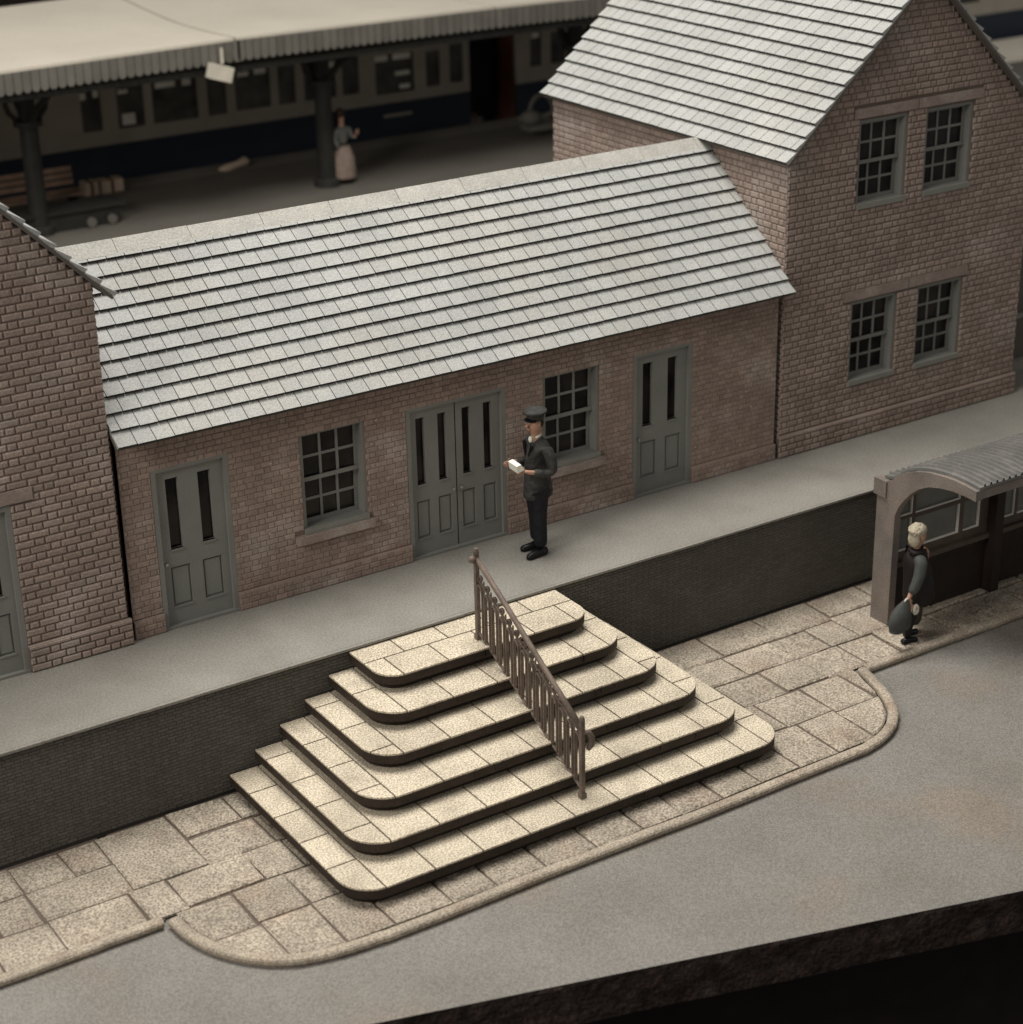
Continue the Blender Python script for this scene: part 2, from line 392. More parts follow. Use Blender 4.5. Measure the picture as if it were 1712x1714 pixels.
# kerb path
def catmull(P, n=10):
    out = []
    for i in range(len(P)-1):
        p0 = P[max(i-1, 0)]; p1 = P[i]; p2 = P[i+1]; p3 = P[min(i+2, len(P)-1)]
        for k in range(n):
            t = k/n; out.append(tuple(.5*((2*b)+(-a+c)*t+(2*a-5*b+4*c-d)*t*t+(-a+3*b-3*c+d)*t**3) for a, b, c, d in zip(p0, p1, p2, p3)))
    out.append(P[-1]); return out
bulge = catmull([(-1.06, -3.22), (-1.02, -3.55), (-.86, -3.95), (-.52, -4.31), (-.1, -4.47), (.5, -4.53)], 8)+[(x, -4.53-.01*math.sin(x*2)) for x in (1, 1.6, 2.2, 2.8, 3.4, 4.0, 4.6, 5.2, 5.8)]+catmull([(6.2, -4.52), (6.6, -4.42), (6.93, -4.2), (7.15, -3.9), (7.29, -3.55), (7.40, -3.2)], 8)
def kerb_sweep(mb, path, wid=.125, zt=.040, zb=-.054):
    prof = [(-.30, zb), (-.34, -.028), (-.5, -.018), (-.5, zt-.028), (-.40, zt-.010), (-.2, zt), (.15, zt), (.38, zt-.014), (.44, zt-.035), (.44, -.03)]
    rows = []
    for k, p in enumerate(path):
        a = Vector(path[max(k-1, 0)]); b = Vector(path[min(k+1, len(path)-1)]); d = (b-a).normalized(); nrm = Vector((d.y, -d.x))
        jz = random.uniform(-.003, .003); jw = random.uniform(-.004, .004)
        rows.append([(p[0]+nrm.x*(-q[0])*wid+nrm.x*jw, p[1]+nrm.y*(-q[0])*wid+nrm.y*jw, q[1]+jz) for q in prof])
    for a, b in zip(rows, rows[1:]):
        for i in range(len(prof)-1): mb.quad([a[i], b[i], b[i+1], a[i+1]])
    mb.quad(rows[0]); mb.quad(rows[-1])
def straight(x0, x1, y0, y1, n): return [(x0+(x1-x0)*i/n, y0+(y1-y0)*i/n) for i in range(n+1)]
kb = MB(); kerb_sweep(kb, straight(-9, -1.16, -3.17, -3.17, 60)); kerb_sweep(kb, bulge); kerb_sweep(kb, straight(7.44, 16, -3.19, -3.22, 60))
o = kb.build('kerb', MAT['kerb'], smooth=True); tag(o, kind='structure')

# pavement slabs
inner = [(-1.0, -1.4)]
for k_, p_ in enumerate(bulge):
    d_ = (Vector(bulge[min(k_+1, len(bulge)-1)])-Vector(bulge[max(k_-1, 0)])).normalized(); inner.append((p_[0]-d_.y*.075, p_[1]+d_.x*.075))
inner += [(7.42, -1.4)]
def clip(poly, region):   # region CCW convex
    out = poly
    for i in range(len(region)):
        a = Vector(region[i]); b = Vector(region[(i+1) % len(region)]); e = b-a; res = []
        f = lambda p: e.x*(p[1]-a.y)-e.y*(p[0]-a.x)
        for k in range(len(out)):
            p, q = out[k], out[(k+1) % len(out)]; fp, fq = f(p), f(q)
            if fp >= 0: res.append(p)
            if (fp >= 0) != (fq >= 0):
                t = fp/(fp-fq); res.append((p[0]+(q[0]-p[0])*t, p[1]+(q[1]-p[1])*t))
        out = res
        if not out: return []
    cl = []
    for p in out:
        if not cl or (abs(p[0]-cl[-1][0])+abs(p[1]-cl[-1][1])) > 1e-4: cl.append(p)
    if len(cl) > 2 and abs(cl[0][0]-cl[-1][0])+abs(cl[0][1]-cl[-1][1]) < 1e-4: cl.pop()
    return cl if len(cl) > 2 else []
SL = [(-1.15,-0.39,-2.53,-1.49),(-1.52,-1.15,-1.99,-1.49),(-2.03,-1.53,-1.99,-1.49),(-2.03,-1.15,-2.53,-2.0),(-0.38,0.24,-1.99,-1.49),(.25,.9,-1.99,-1.49),(-0.38,0.33,-2.53,-2.0),(.34,.95,-2.53,-2.0),(-2.03,-1.24,-3.10,-2.54),(-1.23,-0.85,-3.10,-2.54),(-0.84,-0.05,-3.08,-2.54),(-0.04,0.37,-3.08,-2.54),(.38,.95,-3.08,-2.54),(-0.42,0.12,-3.66,-3.09),(-1.02,-0.43,-3.68,-3.09),(0.13,0.62,-3.66,-3.09),(0.12,0.60,-4.6,-3.67),(.61,1.21,-4.6,-3.67),(-0.40,0.11,-4.6,-3.67),(-1.02,-0.41,-4.6,-3.69),(-2.45,-2.04,-2.54,-1.99),(-2.60,-2.04,-3.10,-2.55),(-2.7,-2.04,-1.98,-1.49),
 (-3.1,-2.46,-2.54,-1.99),(-3.3,-2.61,-3.10,-2.55),(-3.4,-2.71,-1.98,-1.49),(-4.1,-3.11,-2.54,-1.99),(-4,-3.31,-3.10,-2.55),(-4.2,-3.41,-1.98,-1.49),
 (1.22,1.70,-4.6,-3.9),(1.71,2.26,-4.6,-3.9),(2.27,2.84,-4.6,-3.9),(2.85,3.4,-4.6,-3.9),(3.41,3.9,-4.6,-3.9),(3.91,4.42,-4.6,-3.9),(4.43,4.93,-4.6,-3.9),(4.94,5.45,-4.6,-3.7),(5.46,5.99,-4.6,-3.68),
 (7.20,8.02,-2.03,-1.49),(8.03,8.82,-1.96,-1.49),(6.37,7.19,-2.03,-1.49),(5.4,6.36,-2.03,-1.49),(6.31,7.01,-2.54,-2.04),(5.6,6.30,-2.54,-2.04),(7.02,7.53,-2.54,-2.04),(7.54,7.98,-2.55,-2.04),(7.99,8.70,-2.55,-1.97),(7.60,8.12,-3.11,-2.56),(7.02,7.59,-3.09,-2.55),(6.42,7.01,-3.09,-2.55),(5.8,6.41,-3.09,-2.55),(5.9,6.54,-3.69,-3.10),(6.55,7.13,-3.72,-3.10),(7.14,7.5,-3.74,-3.10),(6.53,7.4,-4.6,-3.73),(6.0,6.52,-4.6,-3.70),(5.4,5.89,-3.67,-3.1)]
x = 8.13
for row, (ya, yb) in enumerate(((-3.11, -2.56), (-2.55, -2.0), (-1.99, -1.49))):
    x = (8.13, 8.71, 8.83)[row]
    while x < 14:
        l = random.choice((.5, .6, .75, .85)); SL.append((x, x+l-.01, ya, yb)); x += l
pv = MB()
pv.prism([(-9, -3.12), (-1.1, -3.12), (-1.1, -1.45), (-9, -1.45)], -.052, -.032, 1)
pv.prism(clip([(-1.09, -4.6), (7.48, -4.6), (7.48, -1.45), (-1.09, -1.45)], inner), -.052, -.031, 1)
pv.prism([(7.45, -3.14), (16, -3.14), (16, -1.45), (7.45, -1.45)], -.052, -.033, 1)
for (a, b, c, d) in SL:
    g = .006
    poly = [(a+g, c+g), (b-g, c+g), (b-g, d-g), (a+g, d-g)]
    poly = [(p[0]+random.uniform(-.012, .012), p[1]+random.uniform(-.012, .012)) for p in poly]
    if c < -3.2: poly = clip(poly, inner)
    if not poly: continue
    cx = sum(p[0] for p in poly)/len(poly); cy = sum(p[1] for p in poly)/len(poly)
    ins = [(p[0]+(cx-p[0])*min(.5, .04/max(math.dist(p, (cx, cy)), .02)), p[1]+(cy-p[1])*min(.5, .04/max(math.dist(p, (cx, cy)), .02))) for p in poly]
    z = random.uniform(-.011, .008)-.002; t = random.random(); n = len(poly); tl = random.uniform(-.008, .008); tl2 = random.uniform(-.008, .008)
    if abs(a+2.45) < .01: z = -.016; t = -1.2
    zz = lambda p: z+tl*(p[0]-cx)*2+tl2*(p[1]-cy)*2
    pv.quad([(p[0], p[1], zz(p)) for p in ins], 0, t)
    for i in range(n):
        j = (i+1) % n
        pv.quad([(poly[i][0], poly[i][1], -.034), (poly[j][0], poly[j][1], -.034), (poly[j][0], poly[j][1], zz(ins[j])-.018), (poly[i][0], poly[i][1], zz(ins[i])-.018)], 0, t)
        pv.quad([(poly[i][0], poly[i][1], zz(ins[i])-.018), (poly[j][0], poly[j][1], zz(ins[j])-.018), (*ins[j], zz(ins[j])), (*ins[i], zz(ins[i]))], 0, t)
o = pv.build('pavement', [MAT['slab'], MAT['joint']]); tag(o, kind='structure')
# ------------------------------------------------------------------ steps
steps = thing('entrance_steps', (3, -2.8, 0), 'broad cream-tiled flight of six round-cornered steps up to the platform', 'steps')
AX = [.36, .66, .96, 1.26, 1.55, 1.80]; BY = [-4.12, -3.745, -3.37, -2.99, -2.60, -2.22]
BXR = [5.53, 5.29, 5.06, 4.82, 4.59, 4.36+.02]; FJ = [.682, .965, 1.24, 1.56, 1.84, 2.03]; YJ = [-3.55, -3.35, -3.07, -2.78, -2.52, -1.79]
H1 = .196
def outline(x0, x1, y0, y1, r, n=10):
    P = [(x1, y1), (x0, y1)]
    for i in range(n+1):
        a = math.pi+math.pi/2*i/n; P.append((x0+r+r*math.cos(a), y0+r+r*math.sin(a)))
    for i in range(n+1):
        a = 1.5*math.pi+math.pi/2*i/n; P.append((x1-r+r*math.cos(a), y0+r+r*math.sin(a)))
    return P
for k in range(6):
    x0, x1, y0 = AX[k], BXR[k], BY[k]; z0 = H1*k; z1 = H1*(k+1)-.004; r = .36 if k < 5 else .26; yb = PY+.01
    if k == 0: z0 = -.03
    st = thing('step', (3, (y0+yb)/2, z0), None, None); st.parent = steps; st.matrix_parent_inverse = steps.matrix_basis.inverted()
    for q in ('label', 'category'):
        if q in st: del st[q]
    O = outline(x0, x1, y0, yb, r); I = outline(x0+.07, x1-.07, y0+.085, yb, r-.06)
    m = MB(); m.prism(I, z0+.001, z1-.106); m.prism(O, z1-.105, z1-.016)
    # burnt nubs along the front
    for q in range(5):
        xa = random.uniform(x0+.6, x1-.6); m.box(xa, xa+.025, y0-.010, y0+.01, z1-.08, z1-.014)
    if k > 0 and k in (1, 3, 4):
        pass
    m.build('riser', MAT['riser'], st)
    tr = MB(); g = .019
    tiles = []
    if k < 5:
        xs = []; x = FJ[k]
        while x < x1-.25: xs.append(x); x += .533
        xr = x1-.27
        if xs[-1] > xr-.15: xs[-1] = xr
        else: xs.append(xr)
        for a, b in zip(xs, xs[1:]): tiles.append((a, b, y0-.1, yb))
        for a, b, yj in ((x0-.1, xs[0], YJ[k]), (xs[-1], x1+.1, YJ[k])):
            ys = [y0-.1]; y = yj if yj-y0 > .16 else yj+.545
            while y < yb: ys.append(y); y += .545
            ys.append(yb)
            for c, d in zip(ys, ys[1:]): tiles.append((a, b, c, d))
    else:
        for row, (c, d, st0) in enumerate(((y0-.1, -1.79, 2.03), (-1.79, yb, 1.74))):
            xs = [x0-.1]; x = st0+(.0 if row == 0 else .545)
            while x < x1-.12: xs.append(x); x += .53
            xs.append(x1+.1)
            for a, b in zip(xs, xs[1:]): tiles.append((a, b, c, d))
    Oi = outline(x0+.004, x1-.004, y0+.004, yb, r-.004, 14)
    for (a, b, c, d) in tiles:
        pl = clip([(a+g/2, c+g/2), (b-g/2, c+g/2), (b-g/2, d-g/2), (a+g/2, d-g/2)], Oi)
        if pl: tr.prism(pl, z1-.0155, z1+.004, 0, None, random.random())
    tr.build('tread', MAT['tread'], st)

# ------------------------------------------------------------------ railing up the steps
rail = thing('handrail', (3.06, -3.88, .2), 'brown ornamental iron railing climbing the middle of the steps', 'railing')
RX = 3.06; yT, yB = -1.99, -3.88; zT, zB = 1.176, .196
def rz(y, h): return zB+h+(zT-zB)*(y-yB)/(yT-yB)
for (y, zb, h) in ((yT, zT, 1.04), (yB, zB, .92)):
    p = MB(); p.box(RX-.022, RX+.022, y-.022, y+.022, zb, zb+h-.04); p.box(RX-.032, RX+.032, y-.032, y+.032, zb, zb+.06)
    p.tube([(RX, y, zb+h-.05), (RX, y, zb+h-.03), (RX, y, zb+h)], [.030, .030, .022], 8)
    po = p.build('post', MAT['rail'], rail)
q = MB(); q.tube([(RX, yT-.005, rz(yT, .93)), (RX, yT-.5, rz(yT-.5, .90)), (RX, yB+.5, rz(yB+.5, .82)), (RX, yB, rz(yB, .78))], .030, 8)
q.build('top_rail', MAT['rail'], rail, True)
# scroll at foot and knob at head
s = MB(); s.tube([(RX+.01, yB, rz(yB, .74)), (RX+.07, yB-.01, rz(yB, .73)), (RX+.105, yB-.01, rz(yB, .66)), (RX+.10, yB-.01, rz(yB, .57)), (RX+.06, yB-.01, rz(yB, .53))], [.022, .028, .036, .034, .02], 8); s.build('scroll', MAT['rail'], rail, True)
s = MB(); s.ball((RX-.055, yT-.01, rz(yT, .93)), .042); s.build('finial', MAT['rail'], rail, True)
for nm, hh, tt in (('bottom_rail', .09, .016), ('middle_rail', .715, .013)):
    q = MB(); q.tube([(RX, yT, rz(yT, hh)), (RX, yB, rz(yB, hh))], tt, 6); q.build(nm, MAT['rail'], rail)
NL = 14; pt = (yT-yB)/NL
for i in range(NL):
    ym = yB+pt*(i+.5); hw = .046; q = MB()
    pts = [(RX, ym-hw, rz(ym-hw, .10)), (RX, ym-hw, rz(ym-hw, .61))]+[(RX, ym-hw*math.cos(a), rz(ym-hw*math.cos(a), .62)+.055*math.sin(a)) for a in [math.pi*j/6 for j in range(1, 6)]]+[(RX, ym+hw, rz(ym+hw, .61)), (RX, ym+hw, rz(ym+hw, .10))]
    q.tube(pts, .0115, 6); q.v = [(RX+(v[0]-RX)*2.0, v[1], v[2]) for v in q.v]; q.build('baluster', MAT['rail'], rail)
    q = MB(); q.tube([(RX, ym+.030*math.cos(a), rz(ym, .755)+.032*math.sin(a)) for a in [2*math.pi*j/8 for j in range(9)]], .010, 5); q.v = [(RX+(v[0]-RX)*1.8, v[1], v[2]) for v in q.v]; q.build('ring', MAT['rail'], rail)
    q = MB(); q.tube([(RX, ym-pt/2, rz(ym-pt/2, .60)), (RX, ym-pt/2, rz(ym-pt/2, .78))], .010, 5); q.build('spindle', MAT['rail'], rail)

# ------------------------------------------------------------------ the low middle building
mid = thing('station_building', (4.4, 1.6, HP), 'low brick station block with slate roof behind the steps', 'building')
LM = 8.78; ZE = 3.46
doors = [(.40, 1.27, 1), (3.42, 4.72, 2), (6.52, 7.40, 1)]
wins = [(2.11, 2.90), (5.24, 6.03)]
DZ = 3.06; WZ0, WZ1 = 1.93, 3.06
holes = [(a, b, HP, DZ) for a, b, n in doors]+[(a, b, WZ0, WZ1) for a, b in wins]
T0 = front(0.0)
m = MB()
sheet(m, T0, 0.055, LM-.055, HP, ZE+.05, 0, holes, .14, 1, 1)
bricks(m, T0, lambda z: (.055, LM-.055), HP+.215, ZE+.02, holes+[(a-.12, b+.06, WZ0-.13, WZ0-.0) for a, b in wins], .064, .140, .072, d=.007, cf=.006, g=.006)
# plinth, proud
ph = .205
xs = [(.055, .40), (1.27, 3.42), (4.72, 6.52), (7.40, LM-.05)]
for a, b in xs:
    bx(m, T0, a, b, HP+.001, HP+ph-.02, .001, .035, 1); bx(m, T0, a, b, HP+ph-.02, HP+ph+.004, .001, .038, 0)
    bricks(m, front(-.035), lambda z, a=a, b=b: (a, b), HP+.006, HP+ph-.005, [], .066, .140, .072, d=.007, cf=.006, g=.006)
m.quad([(.02, 0, HP), (.02, 3.3, HP), (.02, 3.3, ZE), (.02, 0, ZE)], 1)
m.quad([(.02, 3.3, HP), (LM, 3.3, HP), (LM, 3.3, ZE), (.02, 3.3, ZE)], 1)
for i in range(46):   # flecks of pale dust caught in the relief
    cx_ = random.choice((random.gauss(1.7, .25), random.gauss(8.15, .22), random.gauss(8.1, .2), random.uniform(.2, 8.6), random.gauss(3.0, .2))); cz_ = random.uniform(1.5, 3.1)
    if any(h[0]-.03 < cx_ < h[1]+.03 and h[2] < cz_ < h[3]+.03 for h in holes) or not .15 < cx_ < 8.6: continue
    q_ = random.uniform(.006, .015); bx(m, T0, cx_, cx_+q_*random.uniform(1, 2), cz_, cz_+q_, .004, .014, 2)
m.build('wall', [MAT['brick_mid'], MAT['mortar_mid'], MAT['parcel']], mid)
for a, b, n in doors: door(mid, T0, a, b, HP, DZ, n)
for a, b in wins:
    wo = sash_window(mid, T0, a, b, WZ0, WZ1, rec=.085)
    s = MB(); bx(s, T0, a-.12, b+.05, WZ0-.125, WZ0-.037, -.0, .075); s.build('stone_sill', MAT['stone'], wo)
# roof
rf = MB(); EV = Vector((0, -.22, ZE)); RG = Vector((0, 1.59, 5.03)); Sv = (RG-EV); SLn = Sv.length; Sv.normalize()
Nn = Vector((1, 0, 0)).cross(Sv); Lr = 8.80
slates(rf, (-.0, EV.y, EV.z-.024), (1, 0, 0), Sv, Lr-.01, 12, SLn/12.0, .204)
Sb = Vector((0, -Sv.y, Sv.z)); EVb = Vector((0, 1.59+1.81, ZE))
slates(rf, (0, EVb.y, EVb.z-.024), (1, 0, 0), Sb, Lr-.01, 12, SLn/12.0, .204)
rf.build('roof', [MAT['slate'], MAT['slate_edge_shade']], mid)
ro = MB()
for (A_, B_) in ((EV, RG), (EVb, RG)):
    nn = Vector((0, -Sv.z, Sv.y)) if A_ is EV else Vector((0, Sv.z, Sv.y))
    a = Vector((0, A_.y, A_.z))-nn*.028; b = Vector((Lr-.01, A_.y, A_.z))-nn*.028; c = Vector((Lr-.01, 1.59, 5.03))-nn*.028; d = Vector((0, 1.59, 5.03))-nn*.028
    slab3(ro, a, b, c, d, nn, .035)
ro.build('roof_deck', MAT['slate_under'], mid)
rg = MB(); x = 0.0
while x < Lr-.02:
    l = min(.86, Lr-.01-x); j = random.uniform(-.003, .003)
    for sg in (1, -1):
        sv = Vector((0, Sv.y*sg, Sv.z)); nn = Vector((0, -Sv.z*sg, Sv.y)); top = Vector((0, 1.59, 5.03+.028+j)); bot = top-sv*.20
        a0 = Vector((x+.003, 0, 0)); a1 = Vector((x+l-.003, 0, 0))
        rg.hexa([a0+bot-nn*.03, a1+bot-nn*.03, a1+top-nn*.03, a0+top-nn*.03, a0+bot, a1+bot, a1+top, a0+top], 0, random.random())
    x += l
rg.build('ridge_cap', MAT['ridge'], mid)

# ------------------------------------------------------------------ the two gabled blocks
def gable_block(name, label, x0, x1, y0, depth, zw, zap, win, drs, lint, ls=.215, lh=.105, ev=.11):
    b = thing(name, ((x0+x1)/2, y0+depth/2, HP), label, 'building', None)
    T = front(y0); xa = (x0+x1)/2; m = MB()
    hs = [(a, c, z0_, z1_) for a, c, z0_, z1_ in win]+[(a, c, HP, z1_) for a, c, z0_, z1_ in drs]
    sheet(m, T, x0, x1, HP, zw, 0, [(h[0], h[1], h[2], min(h[3], zw)) for h in hs], 0, 1)
    for h in hs: reveal(m, T, h, .14, 1)
    slope = (zap-zw)/(xa-x0)
    def ext(z):
        if z < zw: return (x0, x1)
        q = (z-zw)/slope; return (x0+q, x1-q)
    # gable above wall-plate, cut into strips around the upper windows
    zs = sorted({zw, zap, *[h[2] for h in hs if h[3] > zw], *[h[3] for h in hs if h[3] > zw]}); zs = [z for z in zs if z >= zw]
    for c, d in zip(zs, zs[1:]):
        e0, e1 = ext(c+1e-6), ext(d-1e-6); cuts = sorted([h for h in hs if h[2] <= c+1e-4 and h[3] >= d-1e-4])
        L0, L1 = e0[0], e1[0]
        for h in cuts:
            m.quad([T(L0, c), T(h[0], c), T(h[0], d), T(L1, d)], 1); L0 = L1 = h[1]
        m.quad([T(L0, c), T(e0[1], c), T(e1[1], d), T(L1, d)], 1)
    bh = list(hs)+list(lint)
    bricks(m, T, ext, HP+.30, zap, bh, .0805, ls, lh, d=.014, cf=.014, g=.010)
    for a, c in [(x0, x1)]:
        cuts = sorted([(h[0], h[1]) for h in hs if h[2] <= HP+.01]); p = x0-.03; seg = []
        for h in cuts: seg.append((p, h[0])); p = h[1]
        seg.append((p, x1+.03))
        for s0, s1 in seg:
            bx(m, T, s0, s1, HP+.001, HP+.275, .001, .045, 1); bx(m, T, s0, s1, HP+.275, HP+.292, .001, .048, 0)
            bricks(m, front(y0-.045), lambda z, s0=s0, s1=s1: (s0, s1), HP+.006, HP+.247, [], .0805, ls, lh, d=.015, cf=.012, g=.012)
            bricks(m, front(y0-.045), lambda z, s0=s0, s1=s1: (s0, s1), HP+.248, HP+.290, [], .042, .44, .44, d=.014, cf=.006, g=.006)
    # sides and back
    for xx, TT in ((x0, leftside(x0)), (x1, (lambda u, v, n=0.0: (x1+n, u, v)))):
        m.quad([TT(y0, HP), TT(y0+depth, HP), TT(y0+depth, zw), TT(y0, zw)], 1)
        bricks(m, TT, lambda z: (y0, y0+depth), HP+.02, zw-.005, [], .0805, ls, lh, d=.010, cf=.010, g=.012)
    m.quad([(x0, y0+depth, HP), (x1, y0+depth, HP), (x1, y0+depth, zw), (xa, y0+depth, zap), (x0, y0+depth, zw)], 1)
    m.build('wall', [MAT['brick'], MAT['mortar']], b)
    # roof
    ov = .12; yF = y0-ov; yK = y0+depth+ov; Lr_ = yK-yF
    S = Vector((xa-x0, 0, zap-zw)).normalized(); sl = Vector((xa-x0, 0, zap-zw)).length+ev
    rf = MB(); dk = MB()
    for sg in (1, -1):
        sv = Vector((S.x*sg, 0, S.z)); nn = Vector((-S.z*sg, 0, S.x)); xe = x0 if sg == 1 else x1
        E_ = Vector((xe, yF, zw))-sv*ev+nn*.045
        nr = int(round(sl/.2035))
        slates(rf, E_, (0, 1, 0), sv, Lr_, nr, sl/nr, .196, thick=.052)
        a = E_-nn*.003; slab3(dk, a, a+Vector((0, Lr_, 0)), a+Vector((0, Lr_, 0))+sv*sl, a+sv*sl, nn, .03)
    rf.build('roof', [MAT['slate'], MAT['slate_edge_shade']], b); dk.build('roof_deck', MAT['slate_under'], b)
    rg = MB(); y = yF
    while y < yK-.05:
        l = min(.86, yK-y)
        for sg in (1, -1):
            sv = Vector((S.x*sg, 0, S.z)); nn = Vector((-S.z*sg, 0, S.x)); top = Vector((xa, y+.003, zap+.045/S.x+.03)); bot = top-sv*.20; e = Vector((0, l-.006, 0))
            rg.hexa([bot-nn*.03, bot+e-nn*.03, top+e-nn*.03, top-nn*.03, bot, bot+e, top+e, top], 0, random.random())
        y += l
    rg.build('ridge_cap', MAT['ridge'], b)
    return b, T
TW = [(9.92, 10.70, 1.985, 3.06), (11.06, 11.86, 1.985, 3.06), (9.91, 10.71, 4.295, 5.36), (11.02, 11.83, 4.295, 5.36)]
# lintels: (x0,x1,z0,z1)
TL = [(9.79, 10.875, 3.085, 3.215), (10.885, 11.92, 3.085, 3.215), (9.81, 10.855, 5.39, 5.51), (10.865, 11.98, 5.39, 5.51)]
tower, TT_ = gable_block('gabled_house', 'tall brown brick gabled block with four sash windows at right', 8.80, 12.93, -.004, 5.0, 5.055, 7.02, TW, [], TL, .17, .092)

def fit_openings(b, T, win, drs, lint, leaves=1):
    for a, c, z0_, z1_ in win: sash_window(b, T, a, c, z0_, z1_, rec=.085)
    for a, c, z0_, z1_ in drs: door(b, T, a, c, HP, z1_, leaves)
    for a, c, z0_, z1_ in lint:
        s = MB(); bx(s, T, a+.004, c-.004, z0_, z1_, 0, .022); s.build('lintel', MAT['stone'], b)
fit_openings(tower, TT_, TW, [], TL)
LD = [(-2.40, -1.10, HP, 3.06)]; LL = [(-2.62, -.86, 3.075, 3.21)]
lb, TL_ = gable_block('gabled_house', 'brown brick gabled block with a lintel over its grey door at far left', -4.15, -.02, -.05, 5.0, 5.10, 7.22, [], LD, LL, ev=.20)
fit_openings(lb, TL_, [], LD, LL, 2)

# downpipe-like dark joint is real gap between blocks; low wall right of the tower
wl = MB(); wl.box(13.0, 19, .55, .75, HP+.001, 3.0); wl.box(12.99, 19, .44, .549, HP+.001, HP+.2, 1); wl.box(13.0, 19, .50, .549, 2.03, 2.09, 1)
o = wl.build('boundary_wall', [MAT['wallgrey'], MAT['platform']]); tag(o, 'dark wall with pale stone foot at the right edge of the platform', 'wall')

# ------------------------------------------------------------------ skinned figures
def skin(name, chains, m, parent, lv=2, fat=1.0):
    vs, es, rs = [], [], []
    ids = {}
    for ch in chains:
        prev = None
        for p in ch:
            if isinstance(p, str): cur = ids[p]
            else:
                key = p[4] if len(p) > 4 else None
                cur = len(vs); vs.append(p[:3]); rs.append(tuple(q*fat for q in p[3]) if isinstance(p[3], tuple) else (p[3]*fat, p[3]*fat))
                if key: ids[key] = cur
            if prev is not None: es.append((prev, cur))
            prev = cur
    me = bpy.data.meshes.new(name); me.from_pydata(vs, es, []); me.materials.append(m)
    o = bpy.data.objects.new(name, me); COL.objects.link(o)
    if not me.skin_vertices: me.attributes  # noqa
    md = o.modifiers.new('skin', 'SKIN'); md.use_smooth_shade = True; md.branch_smoothing = .3
    if not me.skin_vertices:
        bpy.context.view_layer.objects.active = o
    sv = me.skin_vertices
    if len(sv) == 0:
        import bmesh
        bm = bmesh.new(); bm.from_mesh(me); bm.verts.layers.skin.verify(); bm.to_mesh(me); bm.free(); sv = me.skin_vertices
    seen = {0}
    adj = {i: [] for i in range(len(vs))}
    for a, b in es: adj[a].append(b); adj[b].append(a)
    done = set()
    for i in range(len(vs)):
        sv[0].data[i].radius = rs[i]; sv[0].data[i].use_root = False
    for i in range(len(vs)):
        if i in done: continue
        sv[0].data[i].use_root = True; st = [i]
        while st:
            k = st.pop()
            if k in done: continue
            done.add(k); st += adj[k]
    sb = o.modifiers.new('sub', 'SUBSURF'); sb.levels = lv; sb.render_levels = lv
    if parent:
        o.parent = parent
        # chains are given in the figure's own frame
    return o
def local(mb, name, m, parent, smooth=True):
    o = mb.build(name, m, None, smooth); o.parent = parent; return o
def hand_chains(w, d, up, L=.085, r=.010):
    """w wrist point, d pointing dir, up = palm spread dir; five fingers"""
    w, d, up = Vector(w), Vector(d).normalized(), Vector(up).normalized(); nrm = d.cross(up)
    out = []; palm = w+d*.045
    for i in range(4):
        o_ = up*(.024-.016*i); l = L*(.85, 1, .93, .72)[i]
        a = w+d*.02+o_*.6; b = w+d*.055+o_; c = b+d*l*.45+nrm*.006; e = c+d*l*.35+nrm*.02
        out.append([(*a, r*1.25), (*b, r*1.05), (*c, r*.85), (*e, r*.65)])
    a = w+d*.012+up*.015; b = a+up*.026+d*.014; c = b+up*.008+d*.03
    out.append([(*a, r*1.2), (*b, r), (*c, r*.75)])
    return out

# --- officer
off = thing('person', (4.70, -.63, HP), 'man in peaked cap and dark uniform holding white paper outside the double door', 'person')
hc = hand_chains((-.235, -.17, 1.115), (-1, .35, .12), (0, .2, 1)) + hand_chains((-.235, .12, 1.13), (-1, -.4, .1), (0, .2, 1))
skin('body', [[(.02, 0, .86, .10), (.02, 0, 1.1, .11), (.03, 0, 1.32, .10), (.015, 0, 1.40, .062, 'n'), (.010, 0, 1.455, .060), (-.005, 0, 1.51, (.078, .068), 'j'), (.0, 0, 1.585, (.105, .086)), (.01, 0, 1.655, .085)],
  ['j', (-.055, 0, 1.488, .038)], [(-.062, 0, 1.60, .022), (-.112, 0, 1.565, .018), (-.075, 0, 1.545, .016)], [(-.078, -.03, 1.525, .012), (-.082, .03, 1.525, .012)], [(-.075, -.045, 1.603, .014), (-.082, -.02, 1.607, .012)],
  [(.02, -.076, 1.59, .012), (.02, -.078, 1.56, .009)], [(.02, .076, 1.59, .012), (.02, .078, 1.56, .009)],
  [(-.13, -.20, 1.085, .030), (-.20, -.185, 1.10, .026), (-.255, -.165, 1.12, (.030, .018))],
  [(-.13, .18, 1.10, .030), (-.20, .15, 1.115, .026), (-.255, .115, 1.135, (.030, .018))]]+hc, MAT['skin'], off)
skin('jacket', [[(.04, 0, .66, (.15, .19)), (.035, 0, .76, (.14, .18)), (.03, 0, .90, (.125, .165)), (.02, 0, 1.05, (.110, .145)), (.03, 0, 1.22, (.125, .165)), (.035, 0, 1.34, (.10, .15), 'c'), (.025, 0, 1.425, (.055, .065))],
  ['c', (.045, -.17, 1.335, .068), (.07, -.225, 1.20, .062), (.085, -.235, 1.06, .058), (-.02, -.215, 1.045, .052), (-.16, -.19, 1.085, .045)],
  ['c', (.045, .17, 1.335, .068), (.07, .225, 1.20, .062), (.085, .225, 1.07, .058), (-.02, .20, 1.06, .052), (-.16, .165, 1.095, .045)]], MAT['uniform'], off, fat=1.08)
